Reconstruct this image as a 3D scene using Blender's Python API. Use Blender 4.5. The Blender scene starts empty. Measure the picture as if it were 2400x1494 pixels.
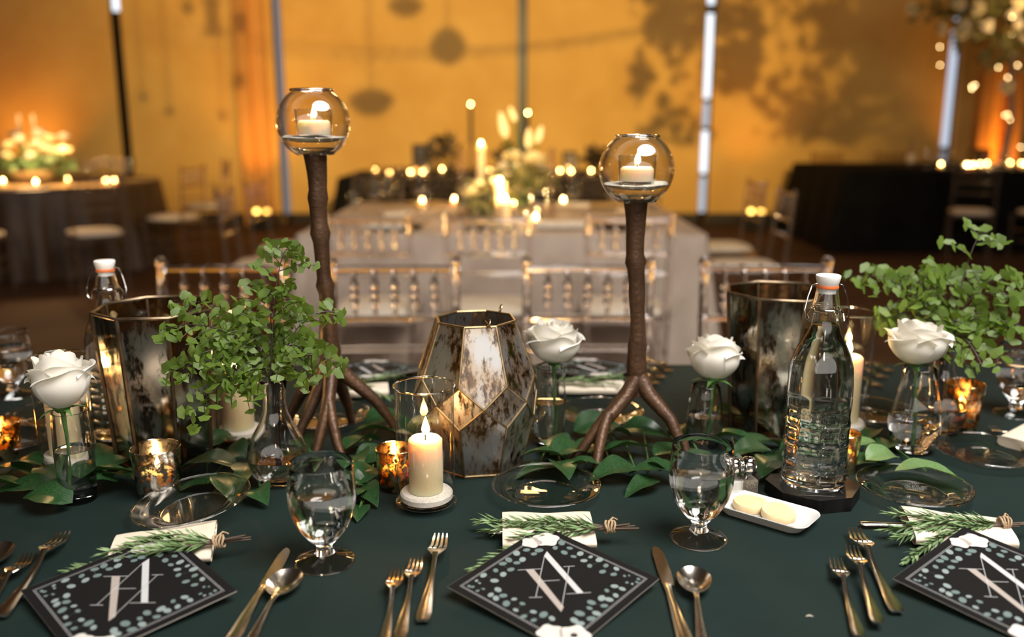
import bpy, bmesh, math, random
from mathutils import Vector, Matrix, Euler
PI = math.pi
sin, cos, tan, atan = math.sin, math.cos, math.tan, math.atan
R = math.radians
SC = bpy.context.scene
COL = SC.collection

# ------------------------------------------------------------------ camera, exposure, world, big lights
FPX, PITCH, CAMZ, TZ = 2100.0, R(12.5), 1.31, 0.76
cam_d = bpy.data.cameras.new('camera'); cam = bpy.data.objects.new('camera', cam_d); COL.objects.link(cam)
cam.location = (0, 0, CAMZ); cam.rotation_euler = (PI/2 - PITCH, 0, 0)
cam_d.sensor_width = 36; cam_d.lens = 36*FPX/2400
cam_d.clip_start = 0.05; cam_d.clip_end = 80
cam_d.dof.use_dof = True; cam_d.dof.focus_distance = 1.27; cam_d.dof.aperture_fstop = 2.0
SC.camera = cam
vs = SC.view_settings
vs.view_transform = 'Standard'; vs.look = 'None'; vs.gamma = 1.0; vs.exposure = 0.0; vs.use_curve_mapping = False
cy = SC.cycles
cy.max_bounces = 12; cy.transmission_bounces = 11; cy.transparent_max_bounces = 24
cy.diffuse_bounces = 3; cy.glossy_bounces = 5
cy.sample_clamp_indirect = 40.0; cy.sample_clamp_direct = 0.0
cy.caustics_reflective = False; cy.caustics_refractive = True; cy.blur_glossy = 0.6
try:
    cy.use_denoising = True; cy.denoiser = 'OPENIMAGEDENOISE'
    cy.use_adaptive_sampling = True; cy.adaptive_threshold = 0.025
except Exception: pass
W = bpy.data.worlds.new('world'); SC.world = W; W.use_nodes = True
W.node_tree.nodes['Background'].inputs[0].default_value = (0.9, 0.6, 0.32, 1)
W.node_tree.nodes['Background'].inputs[1].default_value = 0.03

def light(kind, name, loc, power, col, target=None, size=0.1, size_y=None, spot=60, blend=.5):
    d = bpy.data.lights.new(name, kind); o = bpy.data.objects.new(name, d); COL.objects.link(o)
    d.energy = power; d.color = col; o.location = loc
    if kind == 'AREA':
        d.shape = 'ELLIPSE' if size_y else 'DISK'; d.size = size
        if size_y: d.size_y = size_y
    else: d.shadow_soft_size = size
    if kind == 'SPOT': d.spot_size = R(spot); d.spot_blend = blend
    if target is not None:
        o.rotation_euler = (Vector(target)-Vector(loc)).to_track_quat('-Z', 'Y').to_euler()
    return o
# the photographer's flash bounced off the ceiling behind the camera
light('AREA', 'bounced_flash', (1.05, 0.40, 3.3), 178, (1.0, 0.965, 0.92), (0.15, 1.6, 0.7), 2.4, 1.6)
light('AREA', 'rear_fill', (0.0, -4.8, 2.5), 185, (1.0, 0.93, 0.86), (0, 3.0, 0.9), 11.0, 3.4)  # added soft frontal fill, no window stands here
light('POINT', 'warm_fill', (-0.5, -3.4, 3.4), 80, (1.0, 0.82, 0.6), size=.3)  # added warm light that brightens the rear of the room for reflections
# amber projector above the camera that throws the hanging greenery's shadow on the far wall
WASH = Vector((1.0, -1.0, 2.7))
light('SPOT', 'amber_projector', WASH, 4000, (1.0, 0.62, 0.17), (-0.3, 11.5, 1.9), 0.04, spot=50, blend=.75)
# added amber fill over the middle of the room, no fixtures seen
light('POINT', 'warm_fill', (-3.2, 7.6, 3.7), 16, (1.0, 0.55, 0.18), size=.25)
light('POINT', 'warm_fill', (0.2, 6.1, 3.2), 70, (1.0, 0.62, 0.24), size=.25)
light('POINT', 'warm_fill', (3.6, 7.6, 3.7), 5, (1.0, 0.52, 0.18), size=.25)

# ------------------------------------------------------------------ helpers
def ray(px, py):
    u = (px-1200)/FPX; v = (747-py)/FPX
    return Vector((u, cos(PITCH)+v*sin(PITCH), -sin(PITCH)+v*cos(PITCH)))
def T(px, py, h=0.0):                       # point on the near table top (or h above it)
    d = ray(px, py); t = (TZ+h-CAMZ)/d.z
    return Vector((d.x*t, d.y*t, TZ+h))
def P(px, py, D):                           # point at distance D into the room
    d = ray(px, py); t = D/d.y
    return Vector((d.x*t, D, CAMZ+d.z*t))

class MB:
    def __init__(s): s.v = []; s.f = []; s.mi = []
    def add(s, vs, fs, mi=0):
        b = len(s.v); s.v += [tuple(x) for x in vs]
        for f in fs: s.f.append(tuple(i+b for i in f)); s.mi.append(mi)
        return s
    def box(s, c, d, rot=None, mi=0):
        x, y, z = d[0]/2, d[1]/2, d[2]/2
        pts = [Vector((sx*x, sy*y, sz*z)) for sz in (-1, 1) for sy in (-1, 1) for sx in (-1, 1)]
        if rot: pts = [rot @ p for p in pts]
        pts = [p+Vector(c) for p in pts]
        return s.add(pts, [(0, 2, 3, 1), (4, 5, 7, 6), (0, 1, 5, 4), (2, 6, 7, 3), (0, 4, 6, 2), (1, 3, 7, 5)], mi)
    def lathe(s, prof, n=24, c=(0, 0, 0), fn=None, mi=0, fn_to=10**6):
        rings = []; b0 = len(s.v); vs = []; fs = []
        for ri, (r, z) in enumerate(prof):
            if r < 1e-6: rings.append([len(vs)]); vs.append((c[0], c[1], c[2]+z))
            else:
                ids = []
                for k in range(n):
                    a = 2*PI*k/n; rr = r*(fn(a, z) if fn and ri < fn_to else 1)
                    ids.append(len(vs)); vs.append((c[0]+rr*cos(a), c[1]+rr*sin(a), c[2]+z))
                rings.append(ids)
        for A, B in zip(rings, rings[1:]):
            if len(A) == 1 and len(B) == 1: continue
            for k in range(n):
                k2 = (k+1) % n
                if len(A) == 1: fs.append((A[0], B[k2], B[k]))
                elif len(B) == 1: fs.append((A[k], A[k2], B[0]))
                else: fs.append((A[k], A[k2], B[k2], B[k]))
        return s.add(vs, fs, mi)
    def tube(s, pts, rad, n=8, cap=True, mi=0):
        pts = [Vector(p) for p in pts]; m = len(pts)
        if not hasattr(rad, '__len__'): rad = [rad]*m
        vs = []; fs = []; up = None
        for i in range(m):
            t = (pts[min(i+1, m-1)]-pts[max(i-1, 0)])
            t = t.normalized() if t.length > 1e-9 else Vector((0, 0, 1))
            if up is None:
                up = Vector((0, 0, 1)) if abs(t.z) < .9 else Vector((1, 0, 0))
            side = t.cross(up).normalized(); up = side.cross(t).normalized()
            for k in range(n):
                a = 2*PI*k/n
                vs.append(pts[i]+(side*cos(a)+up*sin(a))*rad[i])
        for i in range(m-1):
            for k in range(n):
                k2 = (k+1) % n
                fs.append((i*n+k, i*n+k2, (i+1)*n+k2, (i+1)*n+k))
        if cap: fs.append(tuple(range(n-1, -1, -1))); fs.append(tuple((m-1)*n+k for k in range(n)))
        return s.add(vs, fs, mi)
    def grid(s, fn, nu, nv, mi=0, closed_u=False):
        vs = [fn(i/(nu-(0 if closed_u else 1)), j/(nv-1)) for j in range(nv) for i in range(nu)]
        fs = []
        for j in range(nv-1):
            for i in range(nu if closed_u else nu-1):
                i2 = (i+1) % nu
                fs.append((j*nu+i, j*nu+i2, (j+1)*nu+i2, (j+1)*nu+i))
        return s.add(vs, fs, mi)
    def poly(s, pts, mi=0): return s.add(pts, [tuple(range(len(pts)))], mi)
    def prism(s, pts2, z0, z1, mi=0):
        n = len(pts2)
        vs = [(x, y, z0) for x, y in pts2]+[(x, y, z1) for x, y in pts2]
        fs = [tuple(range(n-1, -1, -1)), tuple(range(n, 2*n))]+[(k, (k+1) % n, n+(k+1) % n, n+k) for k in range(n)]
        return s.add(vs, fs, mi)
    def mesh(s, name, mats, smooth=True, angle=40):
        me = bpy.data.meshes.new(name); me.from_pydata(s.v, [], s.f)
        if not isinstance(mats, (list, tuple)): mats = [mats]
        for m in mats: me.materials.append(m)
        if len(mats) > 1: me.polygons.foreach_set('material_index', s.mi)
        bm = bmesh.new(); bm.from_mesh(me)
        bmesh.ops.recalc_face_normals(bm, faces=bm.faces)
        if smooth:
            for f in bm.faces: f.smooth = True
            for e in bm.edges:
                if len(e.link_faces) == 2 and e.calc_face_angle(0) > R(angle): e.smooth = False
        bm.to_mesh(me); bm.free(); me.update()
        return me
def ob(name, me, parent=None, loc=(0, 0, 0), rot=None, scale=None):
    o = bpy.data.objects.new(name, me); COL.objects.link(o); o.location = loc
    if rot is not None: o.rotation_euler = rot
    if scale is not None: o.scale = scale
    if parent is not None: o.parent = parent
    return o
def part(name, mb, mat, parent, smooth=True, loc=(0, 0, 0), rot=None, angle=40, label=None, kind=None):
    o = ob(name, mb.mesh(name, mat, smooth, angle), parent, loc, rot)
    if label: o['label'] = label
    if kind: o['kind'] = kind
    return o
def tag(o, label, cat, group=None):
    o['label'] = label; o['category'] = cat
    if group: o['group'] = group
    elif 'group' in o.keys(): del o['group']
    return o
def thing(name, label, cat, loc=(0, 0, 0), rz=0, group=None, rot=None):
    o = bpy.data.objects.new(name, None); COL.objects.link(o); o.empty_display_size = .05
    o.location = loc; o.rotation_euler = rot if rot is not None else (0, 0, rz)
    return tag(o, label, cat, group)
def struct(name, mb, mat, parent=None, smooth=False):
    o = ob(name, mb.mesh(name, mat, smooth), parent)
    if parent is None: o['kind'] = 'structure'
    return o
KIDS = {}
def kids(o):
    return [c for c in bpy.data.objects if c.parent == o]
def dup(root, loc, rz=0, label=None, cat=None, group=None, rot=None, scale=None, _k={}):
    if root.name not in _k: _k[root.name] = [(c, kids(c)) for c in kids(root)]
    r = root.copy(); COL.objects.link(r); r.location = loc
    r.rotation_euler = rot if rot is not None else (0, 0, rz)
    if scale: r.scale = (scale,)*3
    for ch, sub in _k[root.name]:
        c = ch.copy(); COL.objects.link(c); c.parent = r
        for g in sub:
            d = g.copy(); COL.objects.link(d); d.parent = c
    tag(r, label or r['label'], cat or r['category'], group)
    return r

# ------------------------------------------------------------------ materials
def mat(name, base=(.8, .8, .8), rough=.5, metal=0, **kw):
    m = bpy.data.materials.new(name); m.use_nodes = True
    b = m.node_tree.nodes['Principled BSDF']
    b.inputs['Base Color'].default_value = (*base, 1); b.inputs['Roughness'].default_value = rough
    b.inputs['Metallic'].default_value = metal
    for k, v in kw.items():
        b.inputs[k.replace('_', ' ')].default_value = v
    return m
def nd(m, t, **kw):
    n = m.node_tree.nodes.new(t)
    for k, v in kw.items(): setattr(n, k, v)
    return n
def lk(m, a, b): m.node_tree.links.new(a, b)
def noise(m, scale, detail=4, rough=.55, space='Object', dist=0):
    tc = nd(m, 'ShaderNodeTexCoord'); n = nd(m, 'ShaderNodeTexNoise')
    n.inputs['Scale'].default_value = scale; n.inputs['Detail'].default_value = detail
    n.inputs['Roughness'].default_value = rough; n.inputs['Distortion'].default_value = dist
    lk(m, tc.outputs[space], n.inputs['Vector']); return n
def ramp(m, src, stops):
    r = nd(m, 'ShaderNodeValToRGB'); e = r.color_ramp.elements
    while len(e) < len(stops): e.new(0.5)
    for i, (p, c) in enumerate(stops):
        e[i].position = p; e[i].color = (*c, 1) if len(c) == 3 else c
    lk(m, src, r.inputs['Fac']); return r
def tinted(name, c0, c1, scale, rough=.5, metal=0, bump=0, bscale=None, p0=.35, p1=.65, detail=4, **kw):
    m = mat(name, c0, rough, metal, **kw); b = m.node_tree.nodes['Principled BSDF']
    n = noise(m, scale, detail); r = ramp(m, n.outputs['Fac'], [(p0, c0), (p1, c1)])
    lk(m, r.outputs['Color'], b.inputs['Base Color'])
    if bump:
        n2 = noise(m, bscale or scale*3, 3); bp = nd(m, 'ShaderNodeBump')
        bp.inputs['Strength'].default_value = bump; bp.inputs['Distance'].default_value = .004
        lk(m, n2.outputs['Fac'], bp.inputs['Height']); lk(m, bp.outputs['Normal'], b.inputs['Normal'])
    return m
def glass(name, col=(1, 1, 1), rough=0.0, ior=1.47):
    return mat(name, col, rough, 0, Transmission_Weight=1.0, IOR=ior)
def flame_mat(name, col, s):                 # a flame glows and lets light through
    m = emit(name, col, s); nt = m.node_tree; e = nt.nodes['Emission']; t = nt.nodes.new('ShaderNodeBsdfTransparent'); ad = nt.nodes.new('ShaderNodeAddShader')
    nt.links.new(e.outputs[0], ad.inputs[0]); nt.links.new(t.outputs[0], ad.inputs[1]); nt.links.new(ad.outputs[0], nt.nodes['Material Output'].inputs[0]); return m
def emit(name, col, s):
    m = bpy.data.materials.new(name); m.use_nodes = True; nt = m.node_tree
    nt.nodes.remove(nt.nodes['Principled BSDF']); e = nt.nodes.new('ShaderNodeEmission')
    e.inputs[0].default_value = (*col, 1); e.inputs[1].default_value = s
    nt.links.new(e.outputs[0], nt.nodes['Material Output'].inputs[0]); return m
def schlick(m, f0, power=3.6):                         # Fresnel weight that is the same from both sides of a pane
    lw = nd(m, 'ShaderNodeLayerWeight'); lw.inputs['Blend'].default_value = .5
    pw = nd(m, 'ShaderNodeMath', operation='POWER'); pw.inputs[1].default_value = power
    ma = nd(m, 'ShaderNodeMath', operation='MULTIPLY_ADD'); ma.inputs[1].default_value = 1-f0; ma.inputs[2].default_value = f0
    lk(m, lw.outputs['Facing'], pw.inputs[0]); lk(m, pw.outputs[0], ma.inputs[0]); return ma
def thin_glass(name, tint=(.97, .97, .96), rough=.0, ior=1.5, haze=0.0, hazecol=(.8, .75, .7), power=3.6):
    m = bpy.data.materials.new(name); m.use_nodes = True; nt = m.node_tree
    nt.nodes.remove(nt.nodes['Principled BSDF'])
    t = nt.nodes.new('ShaderNodeBsdfTransparent'); t.inputs[0].default_value = (*tint, 1)
    g = nt.nodes.new('ShaderNodeBsdfGlossy'); g.inputs['Roughness'].default_value = rough
    fr = schlick(m, ((ior-1)/(ior+1))**2, power)
    mx = nt.nodes.new('ShaderNodeMixShader')
    nt.links.new(fr.outputs[0], mx.inputs[0]); nt.links.new(t.outputs[0], mx.inputs[1]); nt.links.new(g.outputs[0], mx.inputs[2])
    out = mx
    if haze:
        d = nt.nodes.new('ShaderNodeBsdfDiffuse'); d.inputs[0].default_value = (*hazecol, 1)
        m2 = nt.nodes.new('ShaderNodeMixShader'); m2.inputs[0].default_value = haze
        nt.links.new(mx.outputs[0], m2.inputs[1]); nt.links.new(d.outputs[0], m2.inputs[2]); out = m2
    nt.links.new(out.outputs[0], nt.nodes['Material Output'].inputs[0]); return m
def mercury(name, metal_col, spots, cut, soft=.06, rough=.12, tint=(.8, .72, .55), scale2=18, streak=(1, 1, 1)):
    # antiqued mirror glass: silvering that survives in patches over clear glass
    m = bpy.data.materials.new(name); m.use_nodes = True; nt = m.node_tree
    p = nt.nodes['Principled BSDF']; p.inputs['Metallic'].default_value = 1; p.inputs['Roughness'].default_value = rough
    tc = nd(m, 'ShaderNodeTexCoord'); mp = nd(m, 'ShaderNodeMapping'); mp.inputs['Scale'].default_value = streak
    lk(m, tc.outputs['Object'], mp.inputs['Vector'])
    n1 = nd(m, 'ShaderNodeTexNoise'); n1.inputs['Scale'].default_value = spots; n1.inputs['Detail'].default_value = 6; n1.inputs['Roughness'].default_value = .7
    n2 = nd(m, 'ShaderNodeTexNoise'); n2.inputs['Scale'].default_value = scale2; n2.inputs['Detail'].default_value = 3
    lk(m, mp.outputs[0], n1.inputs['Vector']); lk(m, mp.outputs[0], n2.inputs['Vector'])
    ad = nd(m, 'ShaderNodeMath', operation='ADD'); ml = nd(m, 'ShaderNodeMath', operation='MULTIPLY'); ml.inputs[1].default_value = .6
    lk(m, n2.outputs['Fac'], ml.inputs[0]); lk(m, n1.outputs['Fac'], ad.inputs[0]); lk(m, ml.outputs[0], ad.inputs[1])
    mr = nd(m, 'ShaderNodeMapRange'); mr.inputs['From Min'].default_value = cut-soft; mr.inputs['From Max'].default_value = cut+soft
    lk(m, ad.outputs[0], mr.inputs['Value'])
    c = ramp(m, n2.outputs['Fac'], [(.35, metal_col[0]), (.6, metal_col[1])]); lk(m, c.outputs['Color'], p.inputs['Base Color'])
    t = nd(m, 'ShaderNodeBsdfTransparent'); t.inputs[0].default_value = (*tint, 1)
    g = nd(m, 'ShaderNodeBsdfGlossy'); g.inputs['Roughness'].default_value = .03
    fr = schlick(m, .07)
    mx = nd(m, 'ShaderNodeMixShader'); lk(m, fr.outputs[0], mx.inputs[0]); lk(m, t.outputs[0], mx.inputs[1]); lk(m, g.outputs[0], mx.inputs[2])
    m2 = nd(m, 'ShaderNodeMixShader'); lk(m, mr.outputs[0], m2.inputs[0]); lk(m, mx.outputs[0], m2.inputs[1]); lk(m, p.outputs[0], m2.inputs[2])
    lk(m, m2.outputs[0], nt.nodes['Material Output'].inputs[0]); return m

M = dict(
    wall=tinted('gold_plaster', (.72, .43, .115), (.82, .53, .16), 1.6, .75, bump=.25, bscale=14),
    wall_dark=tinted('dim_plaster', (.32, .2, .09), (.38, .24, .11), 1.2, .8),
    wall_rear=tinted('pale_plaster', (.5, .46, .40), (.56, .52, .46), 1.2, .8),
    pilaster=tinted('orange_plaster', (.62, .3, .08), (.7, .36, .1), 2.0, .75),
    ceiling=mat('ceiling', (.07, .055, .04), .9),
    floor=tinted('stained_concrete', (.062, .03, .016), (.105, .052, .026), 1.3, .75, bump=.1, bscale=8, detail=6, Specular_IOR_Level=.15),
    base=mat('dark_skirting', (.02, .013, .009), .5),
    steel=mat('dark_steel', (.012, .016, .018), .35, .6),
    day=emit('daylight_pane', (.86, .93, 1.0), 1.6),
    day_dim=emit('dim_daylight_pane', (.45, .45, .48), .42),
    green=tinted('green_tablecloth', (.0035, .0116, .0098), (.0052, .0152, .0130), 7, .75, bump=.25, bscale=900, Specular_IOR_Level=.22),
    linen=tinted('champagne_linen', (.40, .305, .235), (.53, .42, .335), 5, .7, bump=.2, bscale=30),
    black=tinted('black_cloth', (.004, .004, .004), (.007, .0065, .006), 5, .9, Specular_IOR_Level=.15),
    brown=tinted('brown_cloth', (.040, .020, .009), (.068, .036, .017), 4, .55),
    wood=tinted('plywood', (.3, .19, .1), (.4, .27, .15), 8, .6),
    acrylic=glass('clear_acrylic', (.93, .89, .87), .08, 1.30),
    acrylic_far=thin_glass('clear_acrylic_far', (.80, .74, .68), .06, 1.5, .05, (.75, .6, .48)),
    cushion=tinted('ivory_cushion', (.66, .56, .44), (.74, .64, .52), 9, .75),
    glass=glass('clear_glass', (1, 1, 1), 0, 1.47),
    bottle=glass('bottle_glass', (.97, .985, .98), .035, 1.47),
    water=glass('water', (.985, 1, .995), 0, 1.33),
    thin=thin_glass('thin_glass', (.965, .96, .945), 0, 1.7, power=2.9),
    plate=thin_glass('plate_glass', (.95, .95, .945), .02, 1.55, power=4.0),
    votive=thin_glass('votive_glass', (.95, .95, .94), .02, 1.45),
    sand=tinted('white_sand', (.62, .57, .5), (.78, .73, .66), 300, .9),
    wax=mat('ivory_wax', (.90, .73, .46), .55, 0, Subsurface_Weight=1.0, Subsurface_Scale=.024, Subsurface_Radius=(1.0, .62, .3)),
    wax_white=mat('white_wax', (.92, .84, .72), .55, 0, Subsurface_Weight=1.0, Subsurface_Scale=.02, Subsurface_Radius=(1.0, .62, .3)),
    wick=mat('wick', (.03, .02, .015), .9),
    flame=flame_mat('candle_flame', (1.0, .66, .25), 26),
    flame_far=flame_mat('far_candle_flame', (1.0, .62, .22), 42),
    fairy=emit('fairy_bulb', (1.0, .66, .28), 40),
    led=emit('amber_led', (1.0, .58, .12), 9),
    bronze=tinted('bronze_branch', (.050, .024, .012), (.092, .047, .024), 22, .42, .45, bump=.35, bscale=140),
    brass=tinted('aged_brass', (.20, .14, .07), (.36, .26, .14), 60, .36, .95),
    dkbrass=tinted('dark_brass', (.10, .07, .045), (.2, .145, .09), 40, .4, .9),
    antique=mercury('antique_mirror', ((.40, .29, .19), (.44, .44, .44)), 110, .74, .06, .46, (.66, .50, .27), 30, (1, 1, .4)),
    antique2=mercury('antique_mirror_dark', ((.30, .23, .16), (.60, .55, .47)), 60, .80, .05, .14, (.62, .52, .36), 20, (1, 1, .4)),
    merc_gold=mercury('gold_mercury_glass', ((.75, .42, .14), (.9, .66, .34)), 130, .80, .04, .22, (.9, .66, .35), 60),
    merc_silver=mercury('silver_mercury_glass', ((.62, .55, .47), (.80, .73, .64)), 120, .79, .05, .16, (.8, .72, .62), 50),
    silver=mat('flatware_steel', (.80, .73, .65), .19, 1),
    chrome=mat('chrome', (.72, .71, .69), .12, 1),
    white=mat('white_porcelain', (.60, .59, .57), .2),
    cap=mat('white_stopper', (.86, .85, .83), .35),
    gasket=mat('orange_gasket', (.62, .14, .03), .5),
    butter=tinted('butter', (.66, .50, .27), (.72, .56, .33), 40, .5),
    coaster=tinted('black_stone', (.003, .003, .003), (.009, .0085, .008), 60, .4, Specular_IOR_Level=.25),
    vein=mat('grey_vein', (.11, .1, .095), .5),
    napkin=tinted('cream_napkin', (.64, .55, .43), (.72, .63, .51), 30, .8, bump=.2, bscale=500),
    paper=mat('charcoal_card', (.0072, .0066, .0065), .8, Specular_IOR_Level=.12),
    paper_edge=mat('card_edge', (.55, .5, .45), .7),
    ink_white=mat('white_ink', (.45, .45, .45), .7),
    ink_beige=mat('beige_ink', (.33, .285, .255), .7),
    ink_leaf=mat('sage_ink', (.125, .170, .162), .8, Specular_IOR_Level=.2),
    ink_leaf2=mat('pale_sage_ink', (.21, .255, .245), .8, Specular_IOR_Level=.2),
    ink_dark=mat('dark_sage_ink', (.06, .085, .08), .7),
    ink_flower=mat('flower_ink', (.60, .56, .52), .7),
    ink_flower2=mat('flower_shade_ink', (.44, .36, .29), .7),
    ink_black=mat('black_ink', (.02, .02, .02), .6),
    twine=tinted('twine', (.34, .23, .13), (.46, .33, .2), 200, .9),
    twig=mat('brown_twig', (.10, .065, .045), .8),
    rosemary=tinted('rosemary_green', (.09, .17, .055), (.24, .34, .16), 60, .5),
    stem=tinted('green_stem', (.035, .10, .02), (.07, .16, .035), 30, .45),
    fernstem=mat('dark_fern_stem', (.02, .012, .008), .5),
    pepper=tinted('ground_pepper', (.04, .03, .025), (.4, .34, .27), 900, .9),
    salt=tinted('white_salt', (.75, .74, .72), (.85, .84, .83), 600, .9),
    brownleaf=mat('dark_brown_leaf', (.03, .02, .008), .6),
    dark=mat('dark_iron', (.012, .010, .009), .5, .4),
    bloom=mat('cream_bloom', (.86, .76, .48), .7),
    bloom_w=mat('white_bloom', (.88, .82, .66), .7),
    foliage=tinted('far_foliage', (.03, .07, .02), (.08, .14, .04), 12, .6),
    olive=tinted('olive_foliage', (.10, .10, .03), (.2, .18, .05), 12, .6),
    ochre=mat('ochre_plate', (.5, .33, .14), .4),
)
def translucent(name, base, tr, mixf, rough=.5, c1=None, scale=40):
    m = mat(name, base, rough); nt = m.node_tree; p = nt.nodes['Principled BSDF']
    if c1:
        n = noise(m, scale, 3); r = ramp(m, n.outputs['Fac'], [(.35, base), (.65, c1)]); lk(m, r.outputs['Color'], p.inputs['Base Color'])
    t = nd(m, 'ShaderNodeBsdfTranslucent'); t.inputs[0].default_value = (*tr, 1)
    mx = nd(m, 'ShaderNodeMixShader'); mx.inputs[0].default_value = mixf
    lk(m, p.outputs[0], mx.inputs[1]); lk(m, t.outputs[0], mx.inputs[2]); lk(m, mx.outputs[0], nt.nodes['Material Output'].inputs[0]); return m
M['petal'] = translucent('white_petal', (.90, .87, .80), (.88, .80, .62), .22, .6)
M['leaf'] = translucent('lemon_leaf', (.012, .042, .013), (.05, .12, .015), .10, .30, (.026, .070, .022), 25)
M['leaf_pale'] = translucent('pale_leaf', (.10, .19, .06), (.16, .3, .06), .18, .42, (.16, .26, .10), 30)
M['fern'] = translucent('fern_green', (.070, .128, .014), (.20, .29, .025), .35, .5, (.130, .205, .028), 18)

# ------------------------------------------------------------------ the hall
WALLY = 11.55
random.seed(4)
b = MB(); b.box((0, 4, -.05), (22, 20, .1)); struct('floor', b, M['floor'])
b = MB(); b.box((0, 4, 4.65), (22, 20, .1)); struct('ceiling', b, M['ceiling'])
b = MB(); b.box((-9.1, 4, 2.3), (.2, 20, 4.6)); struct('wall_left', b, M['wall_dark'])
b = MB(); b.box((9.1, 4, 2.3), (.2, 20, 4.6)); struct('wall_right', b, M['wall_dark'])
b = MB(); b.box((0, -5.1, 2.3), (18.2, .2, 4.6)); struct('wall_rear', b, M['wall_rear'])
SLITS = [(-4.88, .13), (-2.90, .12), (.13, .12), (2.45, .12), (5.50, .15)]
b = MB(); x = -9.0
for c, w in SLITS+[(9.0, 0)]:
    x1 = c-w/2; b.box(((x+x1)/2, WALLY+.11, 2.3), (x1-x, .22, 4.6)); x = c+w/2
struct('wall_back', b, M['wall'])
PANES = [[(2.60, 4.6, 'day'), (0.1, 2.58, None)], [(0.1, 4.6, 'day_dim')], [(.1, 4.6, None)],
         [(2.68, 4.6, 'day'), (1.55, 2.62, 'day'), (1.2, 1.55, 'day_dim2'), (.62, 1.2, 'day'), (.12, .62, 'day_dim2')],
         [(.95, 2.42, 'day_blue'), (2.5, 4.6, 'day_blue'), (.1, .95, 'day_dim')]]
M['day_dim2'] = emit('hazy_daylight_pane', (.72, .78, .86), .75)
M['day_blue'] = emit('blue_daylight_pane', (.72, .80, .95), .85)
for k, ((c, w), ps) in enumerate(zip(SLITS, PANES)):
    f = MB(); f.box((c-w/2+.008, WALLY+.1, 2.35), (.016, .12, 4.5)); f.box((c+w/2-.008, WALLY+.1, 2.35), (.016, .12, 4.5))
    f.box((c, WALLY+.2, 2.35), (w, .02, 4.5))
    for z0, z1, mm in ps[1:]: f.box((c, WALLY+.1, z1), (w-.03, .08, .05))
    fo = struct('window_%d' % (k+1), f, M['steel'])
    for z0, z1, mm in ps:
        if mm:
            p = MB(); p.box((c, WALLY+.09, (z0+z1)/2), (w-.034, .012, z1-z0-.05)); struct('pane', p, M[mm], fo)
b = MB(); xx = -9.0
for c, w in SLITS+[(9.0, 0)]:
    b.box(((xx+c-w/2)/2, WALLY-.012, .07), (c-w/2-xx, .03, .14)); xx = c+w/2
struct('baseboard_back', b, M['base'])
b = MB(); b.box((-3.30, WALLY-.10, 2.3), (.16, .20, 4.6)); b.box((-3.13, WALLY-.05, 2.3), (.18, .10, 4.6)); struct('trim_1', b, M['pilaster'])
b = MB(); b.box((5.86, WALLY-.1, 2.3), (.14, .20, 4.6)); b.box((6.22, WALLY-.1, 2.3), (.16, .20, 4.6)); struct('trim_2', b, M['pilaster'])

t = thing('projector', 'black projector with added beam flap on a pole above the picture', 'lamp', WASH)
m = MB(); m.lathe([(.07, -.30), (.07, -.06), (.085, -.06), (.085, -.31), (0, -.31), (0, -.30), (.07, -.30)], 20); o = part('housing', m, M['dark'], t, rot=(-PI/2, 0, 0))
m = MB(); m.box((0, .34, -.092), (1.4, .02, .012)); m.box((0, .20, -.094), (1.0, .30, .006)); part('beam_flap', m, M['dark'], t, False)  # unseen plate added to keep the amber beam off the tables
m = MB(); m.tube([(0, -.2, .08), (0, -.2, 1.9)], .012, 6); part('pole', m, M['dark'], t)
def uplight(x, y, label, power, col=(1, .38, .05), tgt=None):
    t = thing('uplight', label, 'lamp', (x, y, 0))
    m = MB(); m.box((0, 0, .10), (.26, .16, .2)); part('housing', m, M['dark'], t, False)
    for s in (-1, 1):
        m = MB(); m.lathe([(.001, .0), (.028, .004), (.032, .02), (.026, .04), (.0, .05)], 12)
        part('lamp', m, M['led'], t, loc=(.065*s, 0, .2))
    m = MB(); m.tube([(-.13, 0, .05), (-.15, .06, .05), (-.15, .1, .0)], .006, 6); part('cord', m, M['dark'], t)
    light('SPOT', 'uplight_beam', (x, y, .30), power, col, tgt or (x, y+.42, 3.0), .05, spot=95, blend=1.0)
uplight(-3.05, 10.95, 'black uplight with two amber lamps at the foot of the pilaster behind left chairs', 70)
uplight(2.98, 10.95, 'black uplight with two amber lamps at bare wall right of the bright window slit', 34)
uplight(-6.05, 11.0, 'black uplight behind the round brown table, throwing orange glow up the wall', 120)
uplight(6.03, 11.15, 'black uplight between the two orange ribs behind the black corner table', 130)

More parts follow.
